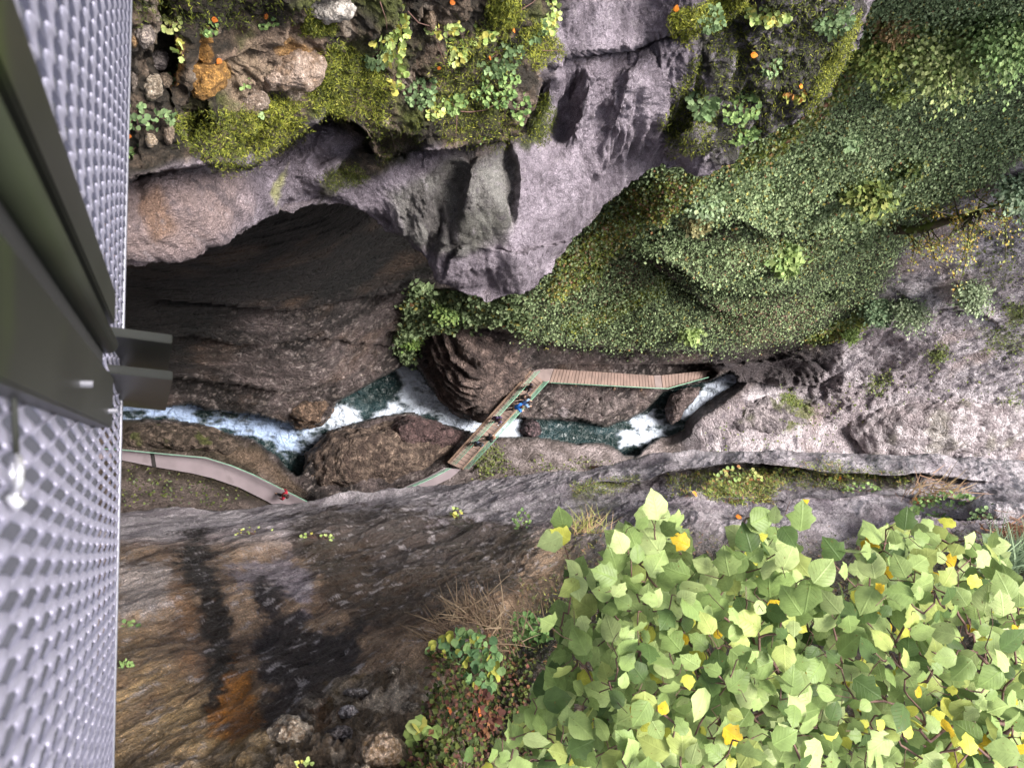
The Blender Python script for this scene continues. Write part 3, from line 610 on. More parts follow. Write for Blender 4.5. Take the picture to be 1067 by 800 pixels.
cc = mixc(np.broadcast_to(C(.20, .165, .18), GP.shape), C(.60, .53, .565), sstep(-.35, .4, n1*.6+n2))
brown = mask(GX, GY, [(-160, 560), (120, 545), (250, 560), (330, 560), (470, 560), (590, 540), (620, 620), (560, 1010), (-160, 1010)], 22, wg*2)
bc = mixc(np.broadcast_to(C(.11, .065, .04), GP.shape), C(.50, .33, .20), sstep(-.4, .45, n1*.5+n2))
bc = mixc(bc, C(.42, .27, .07), mask(GX, GY, [(-160, 640), (120, 640), (200, 690), (330, 730), (300, 1010), (-160, 1010)], 40, wg*3)*.6*sstep(-.4, .4, n1+n2))
cc = mixc(cc, bc, brown*.92)
bandG = mask(GX, GY, [(100, 530), (315, 515), (560, 490), (740, 465), (1260, 470), (1260, 540), (1000, 535), (740, 530), (560, 545), (330, 552), (100, 560)], 9, wg*.8)
cc = mixc(cc, mixc(np.broadcast_to(C(.30, .26, .29), GP.shape), C(.66, .60, .63), sstep(-.3, .3, n1*.5+n2+.4*n3)), bandG*.85)
for pts, cl, a in [([(120, 590), (160, 580), (178, 600), (165, 640), (120, 650)], (.55, .46, .42), .85), ([(235, 590), (300, 570), (330, 590), (320, 640), (275, 610), (245, 620)], (.36, .30, .33), .9), ([(400, 560), (470, 545), (480, 575), (430, 590), (395, 590)], (.40, .34, .36), .8),
                   ([(186, 552), (215, 550), (225, 600), (240, 640), (262, 700), (235, 745), (222, 720), (205, 640), (190, 600)], (.028, .02, .016), .9), ([(300, 540), (345, 528), (420, 535), (545, 540), (560, 600), (480, 640), (380, 650), (330, 610), (310, 570)], (.06, .04, .028), .8),
                   ([(262, 595), (285, 610), (330, 640), (385, 650), (370, 700), (330, 760), (262, 760), (275, 700), (265, 640)], (.035, .028, .03), .85), ([(262, 615), (275, 600), (290, 640), (280, 680), (262, 670)], (.035, .027, .03), .8),
                   ([(245, 672), (252, 690), (275, 745), (240, 765), (222, 760), (238, 710)], (.38, .16, .04), .9), ([(330, 730), (345, 720), (352, 770), (330, 780), (322, 760)], (.36, .15, .05), .8), ([(180, 610), (200, 620), (208, 690), (190, 680)], (.30, .16, .08), .6),
                   ([(340, 715), (385, 705), (395, 725), (350, 740)], (.30, .20, .08), .6), ([(560, 535), (700, 525), (720, 550), (600, 565)], (.13, .11, .13), .5), ([(750, 520), (860, 500), (870, 530), (760, 548)], (.13, .11, .13), .5)]:
    cc = mixc(cc, C(*cl), mask(GX, GY, pts, 7, wg*.6+iso*34+n3*12)*min(1, a*1.12))
cc = mixc(cc, C(.62, .56, .57), sstep(.22, .38, fbm(gq, .07, 3, .6, off=91)+.35*n2)*.55)                     # pale flecks along the bedding
cc = mixc(cc, C(.04, .03, .03), sstep(.2, .45, fbm(gq, .22, 4, .6, off=71))*.55)
cc = mixc(cc, mixc(np.broadcast_to(C(.09, .07, .05), GP.shape), C(.50, .42, .34), sstep(.0, .35, n3+fbm(GP, .3, 3, off=12))), np.clip(rub, 0, 1)*.75)
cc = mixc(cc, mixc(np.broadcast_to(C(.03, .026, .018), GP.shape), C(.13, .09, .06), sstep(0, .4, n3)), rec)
shelf = mask(GX, GY, [(590, 512), (660, 495), (700, 484), (780, 480), (960, 494), (960, 512), (780, 520), (600, 530)], 5, wg)
cc = mixc(cc, C(.10, .085, .035), shelf*.75*sstep(-.3, .2, n1))
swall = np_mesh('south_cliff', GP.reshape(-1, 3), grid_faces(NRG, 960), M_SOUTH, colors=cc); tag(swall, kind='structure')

# ================================================================== UNSEEN ROCK ADDED TO BLOCK SKY LIGHT: north cliff-top cap and left end wall
topw = BP[-1][::14]
rowsP = [topw]
for k, dy in enumerate((.6, 2, 5, 10, 18, 30, 60, 110)):
    w = topw.copy(); fx = min(1, dy/30); w[:, 1] = topw[:, 1]*(1-fx)+(topw[:, 1].max())*fx+dy
    w[:, 0] = w[:, 0]+np.linspace(-1, 0, len(w))*dy*1.2; w[:, 2] = topw[:, 2]*(1-fx)+53*fx+dy*.12; rowsP.append(w)
PP = cr_rows(np.array(rowsP), 90); PP[..., 2] += fbm(PP, 4, 4)*.8*np.linspace(0, 1, 90)[:, None]
pcol = mixc(np.broadcast_to(C(.05, .06, .02), PP.shape), C(.14, .12, .06), sstep(-.3, .3, fbm(PP, 3, 4)))
tag(np_mesh('unseen_shade_cap', PP.reshape(-1, 3), grid_faces(*PP.shape[:2]), M_NEAR, colors=pcol), kind='structure')  # unseen cliff-top cap, added to keep sky light off the far wall
yy, zz = np.meshgrid(np.linspace(-16, 60, 90), np.linspace(-3, 52, 70)); EW = np.stack([-30-6*np.cos(yy/12)+0*yy, yy, zz], -1); EW[..., 0] += fbm(EW, 12, 5, .6, 'b')*4
ecol = mixc(np.broadcast_to(C(.05, .04, .035), EW.shape), C(.2, .16, .15), sstep(-.3, .4, fbm(EW, 6, 4)))
tag(np_mesh('unseen_shade_wall', EW.reshape(-1, 3), grid_faces(*yy.shape), M_FAR, colors=ecol), kind='structure')  # unseen end wall, added to stop light leaking in from the left

# ================================================================== surface look-up
def proj(P):
    q = (np.asarray(P)-CAM) @ RM; D_ = -q[..., 2]; return W0/2+FPX*q[..., 0]/D_, H0/2-FPX*q[..., 1]/D_, D_
class Surf:
    def __init__(s, P, N, m=None, cut=0):
        x, y, D_ = proj(P[cut:]); s.P = P[cut:].reshape(-1, 3); s.N = N[cut:].reshape(-1, 3); s.x = x.ravel(); s.y = y.ravel(); s.D = D_.ravel()
        a = np.hypot(np.gradient(x, axis=1), np.gradient(y, axis=1))*np.hypot(np.gradient(x, axis=0), np.gradient(y, axis=0)); s.a = a.ravel()
    def at(s, px, py):
        k = int(np.argmin((s.x-px)**2+(s.y-py)**2+s.D*.02)); return s.P[k], s.N[k], s.D[k]
    def scatter(s, rng, n, pts, soft=6, wobble=6, lam=2.0, pw=1.0):
        bx = [p[0] for p in pts]; by = [p[1] for p in pts]
        k = np.where((s.x > min(bx)-15) & (s.x < max(bx)+15) & (s.y > min(by)-15) & (s.y < max(by)+15))[0]
        w = mask(s.x[k], s.y[k], pts, soft, fbm(s.P[k], lam, 3)*wobble)**pw*s.a[k]
        w = w/w.sum(); c = k[rng.choice(len(k), n, p=w)]
        P = s.P[c]+rng.normal(0, 1, (n, 3))*(np.sqrt(s.a[c])*s.D[c]/FPX*.6)[:, None]
        return P, s.N[c], s.x[c], s.y[c], s.D[c]
SF = Surf(FP, FN); SB = Surf(BP, BN, cut=44); SG = Surf(GP, GN, cut=38)
UP = np.array([0, 0, 1.0])
def pick(rng, n, cols, w):
    cols = np.array(cols, float); w = np.array(w, float); return cols[rng.choice(len(cols), n, p=w/w.sum())]

# ================================================================== BOULDERS
def boulder(name, label, outline, rim, top, kind='h', peak=None, p=2.2, mat=None, c1=(.09, .07, .065), c2=(.24, .19, .18), speck=.4, rough=.35, lam=2.0, nr=70, nt=170, seed=0, skirt=3.0, group=None, gk=None, moss=None, strat=0, ex=1/1.8):
    o = np.array(outline, float); seg = np.linalg.norm(np.roll(o, -1, 0)-o, axis=1); cs = np.r_[0, np.cumsum(seg)]
    oc = np.vstack([o, o[:1]]); t = np.linspace(0, cs[-1], nt, endpoint=False)
    ox = np.interp(t, cs, oc[:, 0]); oy = np.interp(t, cs, oc[:, 1])
    for _ in range(3): ox = (np.roll(ox, 1)+ox*2+np.roll(ox, -1))/4; oy = (np.roll(oy, 1)+oy*2+np.roll(oy, -1))/4
    cx, cy = (o.mean(0) if peak is None else peak)
    r = np.linspace(0, 1, nr)**.8; X = cx+(ox[None]-cx)*r[:, None]; Y = cy+(oy[None]-cy)*r[:, None]
    prof = (1-r**p)**ex
    if kind == 'h': Dd = D_of_h(X, Y, rim+(top-rim)*prof[:, None])
    else: Dd = rim-(rim-top)*prof[:, None]*np.ones(X.shape)
    P = at_D(X, Y, Dd)
    s1 = cx+(ox-cx)*.97; s2 = cy+(oy-cy)*.97
    s3 = cx+(ox-cx)*.8; s4 = cy+(oy-cy)*.8
    P = np.vstack([P, at_D(s1, s2, Dd[-1]+skirt*.4)[None], at_D(s3, s4, Dd[-1]+skirt)[None], at_D(np.full(nt, cx), np.full(nt, cy), Dd[-1]+skirt*1.3)[None]])
    N = normals(P); c0 = P[:nr].reshape(-1, 3).mean(0); sg = np.sign(((CAM-P)*N)[:nr].sum(-1).mean()); N = N*sg
    N[0] = N[1].mean(0)
    q = P+seed*17.3; d = rough*(.55*fbm(q, lam*1.6, 3)+.5*fbm(q, lam*.6, 6, .64, 'm'))
    if strat:
        ph = P[..., 2]*1.5/strat+fbm(q, lam*2, 3)*1.2+P[..., 1]*.15; fr = ph-np.floor(ph); d = d+rough*.5*(sstep(0, .8, fr)-sstep(.86, 1, fr))
    e = np.r_[np.ones(nr), .3, 0, 0][:, None]
    P = P+N*(d*e)[..., None]
    P[0] = P[0].mean(0)
    a = fbm(q, lam, 5, .6, off=3); b_ = fbm(q, lam*.22, 3, .6, off=8)
    cc = mixc(np.broadcast_to(C(*c1), P.shape), C(*c2), sstep(-.3, .4, a*.6+b_)); cc = mixc(cc, C(*c2)*1.7, sstep(.2, .4, b_)*speck)
    if moss: cc = mixc(cc, C(.15, .175, .04), sstep(.12, .3, fbm(q, lam*.8, 3, off=31))*moss)
    ob = np_mesh(name, P.reshape(-1, 3), grid_faces(len(P), nt, flip=True, closed=True), mat or M_FAR, colors=cc)
    tag(ob, label, 'boulder' if name == 'boulder' else 'rock', group, gk); return ob
BL = [
 ('boulder', 'big brown boulder between the white river bend and the concrete path', [(315, 492), (320, 474), (332, 460), (347, 448), (372, 442), (398, 440), (413, 433), (424, 431), (442, 436), (462, 446), (484, 450), (492, 455), (482, 470), (470, 482), (452, 496), (430, 506), (400, 516), (345, 522), (318, 514)], .1, 5.0, dict(peak=(405, 476), p=2.6, c1=(.10, .068, .055), c2=(.30, .22, .17), rough=.9, lam=2.2)),
 ('boulder', 'dark reddish knob of wet rock beside the white water upstream of the brown boulder', [(402, 462), (400, 445), (413, 434), (424, 430), (444, 436), (466, 447), (488, 450), (480, 466), (450, 472), (420, 470)], 1.5, 4.9, dict(p=2.4, c1=(.075, .045, .045), c2=(.19, .12, .115), rough=.6, lam=1.6)),
 ('rock_outcrop', 'layered brown rock outcrop under the ivy wall left of the boardwalk landing', [(430, 338), (470, 335), (530, 340), (560, 352), (562, 374), (553, 388), (535, 406), (519, 424), (505, 437), (497, 433), (480, 427), (462, 410), (446, 389), (436, 366)], .2, 9.5, dict(peak=(500, 352), p=2.2, c1=(.085, .06, .055), c2=(.26, .19, .165), rough=1.0, lam=2.4, strat=1.0, nt=220)),
 ('boulder', 'smooth grey brown boulder under the boardwalk above the green pool', [(566, 396), (630, 400), (692, 403), (684, 412), (672, 426), (650, 438), (632, 442), (615, 438), (600, 430), (585, 424), (572, 414)], .5, 3.3, dict(peak=(628, 415), p=2.6, c1=(.10, .08, .075), c2=(.30, .245, .235), rough=.55, lam=2.2)),
 ('boulder', 'small grey boulder by the foot of the bridge people and the pool', [(552, 424), (560, 412), (575, 410), (592, 420), (612, 434), (600, 440), (578, 437), (560, 436)], .4, 2.9, dict(c1=(.10, .085, .085), c2=(.33, .28, .29), rough=.6, lam=1.4)),
 ('boulder', 'wet reddish black stone breaking the white water below the bridge', [(541, 448), (546, 438), (554, 435), (562, 440), (565, 450), (560, 459), (548, 460)], .3, 1.9, dict(c1=(.05, .035, .04), c2=(.22, .15, .16), rough=.6, lam=1.0, speck=.9)),
 ('boulder', 'brown rock spur splitting the small waterfall from the pool', [(693, 424), (699, 411), (713, 402), (737, 397), (733, 408), (714, 426), (707, 440), (699, 444), (694, 436)], .8, 4.2, dict(c1=(.09, .065, .06), c2=(.26, .20, .19), rough=.6, lam=1.4)),
 ('boulder', 'dark crevassed rock on the right bank beside the waterfall', [(706, 472), (706, 450), (718, 438), (745, 418), (768, 402), (795, 396), (835, 400), (862, 412), (868, 432), (880, 446), (868, 470), (800, 476)], .8, 6.5, dict(peak=(800, 432), p=1.7, c1=(.16, .135, .145), c2=(.45, .39, .40), rough=1.6, lam=2.6, moss=.5, nt=220)),
 ('boulder', 'low brown flat rock at the pool edge under the waterfall', [(674, 470), (680, 460), (697, 454), (715, 452), (722, 462), (715, 476), (690, 482)], .4, 2.2, dict(c1=(.10, .08, .07), c2=(.28, .23, .20), rough=.5, lam=1.2)),
 ('boulder', 'large pale pinkish grey boulder at the right side of the gorge floor', [(882, 446), (890, 426), (918, 412), (955, 398), (1005, 384), (1067, 368), (1160, 350), (1180, 500), (1000, 495), (925, 484), (898, 470)], 6.5, 12.5, dict(peak=(1050, 425), p=1.7, ex=.85, c1=(.30, .25, .26), c2=(.66, .59, .61), rough=1.5, lam=3.5, nt=240, moss=.25, skirt=5)),
 ('boulder', 'stubby brown rock nose where the left dark wall meets the river', [(290, 432), (298, 418), (320, 412), (345, 408), (352, 416), (344, 430), (334, 443), (312, 446)], .2, 4.5, dict(c1=(.10, .065, .045), c2=(.30, .20, .14), rough=.6, lam=1.8)),
 ('boulder', 'brown bank rock with mossy back above the left end of the concrete path', [(120, 452), (150, 440), (185, 440), (225, 448), (258, 464), (250, 474), (215, 472), (160, 467), (122, 465)], 1.2, 3.6, dict(c1=(.075, .055, .04), c2=(.24, .18, .14), rough=.5, lam=1.6, moss=.7)),
]
for k, (nm, lb_, ol, rim, tp, kw) in enumerate(BL): boulder(nm, lb_, ol, rim, tp, seed=k+1, **kw)
# stones sitting in the shelf close to the camera
def ell(cx, cy, rx, ry, rot=0, n=12, seed=0):
    rs = np.random.default_rng(seed+int(cx)); a = np.arange(n)*2*np.pi/n; r = 1+rs.normal(0, .09, n); x = rx*r*np.cos(a); y = ry*r*np.sin(a)
    return [(cx+x_*math.cos(rot)-y_*math.sin(rot), cy+x_*math.sin(rot)+y_*math.cos(rot)) for x_, y_ in zip(x, y)]
NS = [(150, 36, 12, 14, 'S', 'pale brown stone nearest the top end of the mesh edge', (.16, .13, .12), (.42, .35, .30)), (164, 62, 11, 13, 'S', 'grey stone second in the column of stones beside the mesh', (.18, .15, .15), (.44, .38, .36)),
      (158, 92, 13, 15, 'S', 'cracked tan stone in the column of stones beside the mesh', (.22, .17, .12), (.52, .44, .35)), (172, 84, 8, 9, 'S', 'small brown stone wedged right of the cracked tan stone', (.15, .11, .08), (.35, .27, .2)),
      (139, 42, 5, 9, 'S', 'small orange brown stone against the mesh edge', (.25, .14, .06), (.5, .33, .18)), (138, 82, 5, 14, 'S', 'narrow ribbed stone half hidden by the mesh edge', (.14, .11, .09), (.4, .33, .28)),
      (148, 124, 8, 9, 'S', 'light stone above the small fern at the left', (.25, .2, .17), (.55, .47, .42)), (157, 146, 7, 8, 'S', 'white and ochre stone at the foot of the stone column', (.35, .25, .15), (.65, .55, .45)), (175, 138, 7, 13, 'S', 'brown upright stone left of the bright moss cushion', (.18, .13, .09), (.4, .31, .24)),
      (214, 72, 24, 34, 'B', 'orange lichen covered stone on the shelf', (.30, .16, .05), (.60, .32, .09)), (300, 66, 42, 30, 'B', 'broad pale pink stone with orange lichen on the shelf', (.28, .19, .13), (.52, .40, .33)),
      (340, 8, 32, 16, 'B', 'whitish stone at the top edge between two leafy plants', (.35, .31, .28), (.72, .66, .60)), (262, 108, 20, 14, 'S', 'flat pinkish stone just above the bright moss', (.22, .16, .12), (.45, .36, .30)),
      (448, 18, 8, 16, 'S', 'tall tan stone between hanging plants at the top', (.2, .14, .09), (.42, .32, .24))]
for k, (cx, cy, rx, ry, t_, lb_, c1, c2) in enumerate(NS):
    P_, N_, D_ = SB.at(cx, cy); rp = max(rx, ry)*D_/FPX
    boulder('stone', lb_, ell(cx, cy, rx, ry, seed=k), D_+.04, D_-rp*(.45 if t_ == 'B' else .9), kind='D', mat=M_NEAR, c1=c1, c2=c2, rough=rp*.35, lam=rp*.9, nr=34, nt=80, seed=k+40, skirt=.3, group='stones on the mossy north shelf')
NS2 = [(395, 786, 26, 22, 'pale orange stone at the bottom edge', (.28, .18, .10), (.60, .46, .36)), (302, 770, 28, 24, 'cream and rust coloured stone at the bottom left', (.26, .18, .12), (.62, .52, .42)), (362, 742, 13, 9, 'small white streaked stone above the rusty stain', (.2, .17, .18), (.6, .55, .56)),
       (352, 765, 16, 10, 'dark knobbly stone between the two pale bottom stones', (.05, .04, .04), (.3, .26, .26)), (430, 738, 10, 8, 'round grey stone among rubble near the dry leaves', (.12, .10, .08), (.36, .30, .25)), (412, 700, 9, 6, 'little whitish stone in the brown seepage', (.2, .15, .1), (.55, .46, .38)), (450, 770, 10, 8, 'dark pebble under the fallen pink leaf', (.08, .06, .05), (.25, .2, .17)),
       (372, 722, 14, 6, 'thin pale stone ledge in the seepage', (.22, .18, .16), (.58, .52, .5))]
for k, (cx, cy, rx, ry, lb_, c1, c2) in enumerate(NS2):
    P_, N_, D_ = SG.at(cx, cy); rp = max(rx, ry)*D_/FPX
    boulder('stone', lb_, ell(cx, cy, rx, ry, seed=k), D_+.04, D_-rp*.7, kind='D', mat=M_SOUTH, c1=c1, c2=c2, rough=rp*.45, lam=rp*.8, nr=34, nt=80, seed=k+70, skirt=.3, group='stones in the rubble of the south wall')

# ================================================================== PATHS AND BOARDWALK
M_CONC = mat_plain('path_concrete', (.25, .205, .22), .85, nscale=.9, var=.13, bump=.15, c2=(.16, .13, .135), thr=.60)
M_WOOD = mat_plain('walk_boards', (.20, .135, .11), .75, nscale=1.6, var=.22, bump=.3)
M_WOODD = mat_plain('timber_beam', (.20, .13, .09), .8, nscale=2, var=.25)
M_GREEN = mat_plain('green_paint', (.20, .38, .27), .5, nscale=3, var=.25)
M_LAND = mat_plain('landing_concrete', (.20, .155, .145), .85, nscale=2, var=.2)
M_DARK = mat_plain('dark_gap', (.03, .025, .025), .9)
def slab(name, poly, z, th, mat, parent=None):
    mb = MB(); mb.prism([V(x, y, z) for x, y in poly], th); return mb.build(name, mat, parent)
def railing(parent, pts, z, h=1.1, nrails=4, n=None, r=.027, label=None):
    W = [V(x, y, z) for x, y in pts]; P = []
    L = [(b-a).length for a, b in zip(W[:-1], W[1:])]; tot = sum(L)
    def atl(s):
        for a, b, l_ in zip(W[:-1], W[1:], L):
            if s <= l_+1e-6: return a.lerp(b, s/l_)
            s -= l_
        return W[-1]
    mb = MB()
    for k in range(nrails):
        zz = h*(k+1)/nrails if nrails > 1 else h
        mb.tube([w+Vector((0, 0, zz)) for w in W], r*1.25 if k == nrails-1 else r*.8, 6)
    o = mb.build('railing', M_GREEN, parent, smooth=True)
    if label: o['label'] = label
    n = n or max(2, int(tot/1.6))
    for k in range(n+1):
        p = atl(tot*k/n); q = MB(); q.tube([p-Vector((0, 0, .15)), p+Vector((0, 0, h))], r*.9, 6); c = q.build('post', M_GREEN)
        c.parent = o
        c.matrix_parent_inverse = Matrix.Translation(-Vector(parent.location)) if parent else Matrix.Identity(4)
    return o
lp_poly = LPATH_T+LPATH_B[::-1]
pl = slab('path', LPATH_T+[(322, 530), (292, 530)]+LPATH_B[::-1], ZP_L, .5, M_CONC); tag(pl, kind='structure')
sl = slab('path', RPATH, ZP_R, .5, M_CONC); tag(sl, kind='structure')
dj = MB(); dj.bar(V(158.3, 470.5, ZP_L+.02), V(161, 486.5, ZP_L+.02), .22, .05); tag(dj.build('drain', M_DARK), 'dark drain slot crossing the concrete path by the mesh edge', 'drain')
e = empty('path_railing', V(214, 476, ZP_L)); tag(e, 'green tube railing along the river edge of the concrete path', 'railing')
railing(e, [(x, y+.8) for x, y in LPATH_T[1:]], ZP_L, 1.1, 3)
e2 = empty('path_railing', V(440, 497, ZP_R)); tag(e2, 'short green railing where the path climbs to the boardwalk end', 'railing')
railing(e2, [(464, 487.5), (445, 497.5), (422, 507.5), (404, 515)], ZP_R, 1.1, 3)
bw = empty('boardwalk', V(525, 430, ZB)); tag(bw, 'wooden boardwalk crossing the river and turning along the cliff foot', 'boardwalk')
def planks(name, La, Ra, n, z, gap=.07, th=.08, mat=M_WOOD, jit=.0):
    mb = MB(); rs = random.Random(5)
    La = [Vector(v) for v in La]; Ra = [Vector(v) for v in Ra]
    for k in range(n):
        a = (k+gap/2)/n; b = (k+1-gap/2)/n; z_ = Vector((0, 0, rs.uniform(-.012, .012)))
        mb.prism([La[0].lerp(La[1], a)+z_, Ra[0].lerp(Ra[1], a)+z_, Ra[0].lerp(Ra[1], b)+z_, La[0].lerp(La[1], b)+z_], th)
    return mb.build(name, mat, bw)
TL, TR, BR_, BL_ = (555, 387), (563.5, 398.5), (481, 488.5), (468, 483)
z = ZB
planks('planks', (V(*TL, z), V(*BL_, z)), (V(566, 396.5, z), V(*BR_, z)), 30, z, gap=.12)
slab('landing', [(555, 387), (560, 385), (577, 384), (572, 399), (566, 397)], z-.005, .1, M_LAND, bw)
planks('planks', (V(577.2, 384.3, z), V(681, 391.2, z)), (V(572.2, 399.2, z), V(683, 405, z)), 32, z, gap=.12)
slab('steel_plate', [(681.3, 391.2), (688.5, 390.8), (690.5, 405), (683.3, 405)], z+.004, .1, M_LAND, bw)
planks('planks', (V(689, 391, z), V(738, 386, z)), (V(690.8, 405.2, z), V(735, 393, z)), 14, z, gap=.12)
mb = MB()
for a, b in ((TL, BL_), ((564, 398), (481, 488.5)), ((577, 386), (682, 393)), ((572, 398), (683, 404)), ((689, 392), (738, 387)), ((690, 404.5), (735, 392.6))):
    mb.bar(V(*a, z-.28), V(*b, z-.28), .14, .36)
mb.build('beam', M_WOODD, bw)
mb = MB(); mb.bar(V(553.2, 386.5, z+.03), V(466.8, 482, z+.03), .16, .12); mb.build('edge_board', M_WOODD, bw)
railing(bw, [(555.5, 388), (468.8, 483.4)], z, 1.1, 3, label='railing on the upstream side')
railing(bw, [(565, 398), (482, 488.3)], z, 1.1, 4)
railing(bw, [(571, 399.3), (683, 405), (692, 405.3), (735, 393.3)], z, .5, 2, n=12)
for p in ((600, 388), (640, 392), (668, 393)):
    mb = MB(); mb.bar(V(p[0], p[1]+14, z-.5), V(p[0], p[1]-6, z-1.6), .16, .16); mb.build('bracket', M_WOODD, bw)
pst = MB(); p = V(617.5, 483, 0); P_, N_, D_ = SF.at(618, 486); b0 = Vector(P_); pst.tube([b0-Vector((0, 0, .4)), b0+Vector((0, 0, 1.3))], .12, 7); tag(pst.build('wooden_post', M_WOODD), 'short dark wooden post on the pale right bank', 'post')

# ================================================================== PEOPLE
def skin_mesh(name, V_, E_, R_, mat, parent, sub=1):
    me = bpy.data.meshes.new(name); me.from_pydata(V_, E_, []); o = bpy.data.objects.new(name+'_tmp', me); col.objects.link(o)
    md = o.modifiers.new('s', 'SKIN'); md.use_smooth_shade = True
    for k, r in enumerate(R_):
        sv_ = me.skin_vertices[0].data[k]; sv_.radius = (r, r) if not isinstance(r, tuple) else r
    me.skin_vertices[0].data[0].use_root = True
    ms = o.modifiers.new('u', 'SUBSURF'); ms.levels = sub; ms.render_levels = sub
    dg = bpy.context.evaluated_depsgraph_get(); m2 = bpy.data.meshes.new_from_object(o.evaluated_get(dg)); bpy.data.objects.remove(o)
    m2.name = name; m2.materials.clear(); m2.materials.append(mat)
    ob = bpy.data.objects.new(name, m2); col.objects.link(ob); ob.parent = parent; return ob
_mc = {}
def cmat(c, rough=.8):
    k = tuple(c)
    if k not in _mc: _mc[k] = mat_plain('cloth', c, rough, nscale=30, var=.12)
    return _mc[k]
def person(label, feet, z, facing, jacket, trousers, hair=(.03, .02, .015), skin=(.55, .35, .26), pose='stand', lean=.0, pack=None, scale=1.0, group='hikers on the boardwalk'):
    e = empty('person', V(feet[0], feet[1], z), facing); e.scale = (scale*1.08,)*3; tag(e, label, 'person', group)
    ln = lambda y, zz: (y+lean*max(0, zz-.9), zz)
    def pt(x, y, zz): y2, z2 = ln(y, zz); return (x, y2, z2)
    st = .22 if pose == 'walk' else .04
    hip = [pt(-.1, 0, .9), pt(.1, 0, .9)]; knee = [pt(-.11, st*.8+.03, .5), pt(.11, -st*.5+.03, .5)]; ank = [pt(-.11, st, .09), pt(.11, -st*1.2, .1)]; toe = [(ank[0][0]-.02, ank[0][1]+.17, .035), (ank[1][0]+.02, ank[1][1]+.17, .04)]
    sh = [pt(-.19, 0, 1.42), pt(.19, 0, 1.42)]
    if pose == 'rail': el = [pt(-.26, .16, 1.2), pt(.26, .16, 1.2)]; wr = [pt(-.2, .40, 1.15), pt(.2, .40, 1.15)]; hd = [pt(-.18, .48, 1.14), pt(.18, .48, 1.14)]
    elif pose == 'hold': el = [pt(-.26, .05, 1.16), pt(.26, .05, 1.16)]; wr = [pt(-.12, .27, 1.25), pt(.12, .27, 1.25)]; hd = [pt(-.07, .34, 1.29), pt(.07, .34, 1.29)]
    else: el = [pt(-.27, -.06, 1.15), pt(.27, .02, 1.15)]; wr = [pt(-.28, .08, .92), pt(.28, .16, .95)]; hd = [pt(-.28, .12, .85), pt(.28, .22, .89)]
    Vx = [pt(0, 0, .95), pt(0, 0, 1.12), pt(0, 0, 1.33), pt(0, .0, 1.46), pt(0, .015, 1.54), pt(0, .03, 1.62), pt(0, .02, 1.72)]; R = [.13, .12, .14, .07, .055, (.085, .1), .07]; E = [(0, 1), (1, 2), (2, 3), (3, 4), (4, 5), (5, 6)]
    def add(a, v, r): Vx.append(v); R.append(r); E.append((a, len(Vx)-1)); return len(Vx)-1
    nose = add(5, pt(0, .125, 1.62), .018)
    for s in (0, 1):
        a = add(0, hip[s], .085); a = add(a, knee[s], .06); a = add(a, ank[s], .042); add(a, toe[s], .038)
        a = add(2, sh[s], .06); a = add(a, el[s], .043); a = add(a, wr[s], .03); a = add(a, hd[s], (.022, .036))
        w = Vector(wr[s]); h_ = Vector(hd[s]); dr = (h_-w).normalized(); sd = dr.cross(Vector((0, 0, 1))); sd = sd.normalized() if sd.length > .1 else Vector((1, 0, 0))
        for q, ll in zip((-1.5, -.5, .5, 1.5), (.062, .075, .08, .07)):
            b1 = h_+sd*q*.017+dr*.03; add(add(a, tuple(b1), .009), tuple(b1+dr*ll*.7-Vector((0, 0, .02))), .008)
        add(a, tuple(w.lerp(h_, .6)-sd*.05*(1 if s else -1)), .011)
    skin_mesh('body', Vx, E, R, cmat(skin, .5), e)
    jv = [pt(0, 0, .93), pt(0, 0, 1.12), pt(0, 0, 1.33), pt(0, 0, 1.47)]+[x for s in (0, 1) for x in (sh[s], el[s], tuple(Vector(el[s]).lerp(Vector(wr[s]), .92)))]
    skin_mesh('jacket', jv, [(0, 1), (1, 2), (2, 3), (2, 4), (4, 5), (5, 6), (2, 7), (7, 8), (8, 9)], [(.185, .15), (.175, .145), (.19, .155), .075, .088, .066, .05, .088, .066, .05], cmat(jacket), e)
    skin_mesh('trousers', [pt(0, 0, .97), pt(0, 0, .9)]+[x for s in (0, 1) for x in (hip[s], knee[s], tuple(Vector(knee[s]).lerp(Vector(ank[s]), .93)))], [(0, 1), (1, 2), (2, 3), (3, 4), (1, 5), (5, 6), (6, 7)], [.15, .14, .105, .078, .062, .105, .078, .062], cmat(trousers), e)
    for s in (0, 1): skin_mesh('shoe', [ank[s], (ank[s][0], ank[s][1], .04), toe[s]], [(0, 1), (1, 2)], [.05, .05, .045], cmat((.05, .04, .035)), e)
    bm = bmesh.new(); bmesh.ops.create_uvsphere(bm, u_segments=16, v_segments=10, radius=.112)
    for v in list(bm.verts):
        if v.co.y > .045 and v.co.z < .045: bm.verts.remove(v)
    for v in bm.verts: v.co = Vector(pt(0, .0, 1.655))+v.co
    me = bpy.data.meshes.new('hair'); bm.to_mesh(me); bm.free(); me.materials.append(cmat(hair, .6)); ho = bpy.data.objects.new('hair', me); col.objects.link(ho); ho.parent = e
    if pack:
        skin_mesh('backpack', [pt(0, -.2, 1.02), pt(0, -.22, 1.2), pt(0, -.2, 1.4)], [(0, 1), (1, 2)], [(.15, .1), (.16, .11), (.12, .08)], cmat(pack), e)
    return e
pd = math.atan2(-1, 1)            # facing over the downstream rail
person('person in a dark jacket nearest the upper landing of the boardwalk', (544, 405), ZB, R1 := math.radians(-120), (.06, .045, .06), (.03, .03, .04), hair=(.07, .045, .03), scale=1.0)
person('person in a brown black coat bending over the downstream railing', (536, 414.5), ZB, math.radians(-100), (.05, .035, .035), (.025, .022, .025), pose='rail', lean=.45)
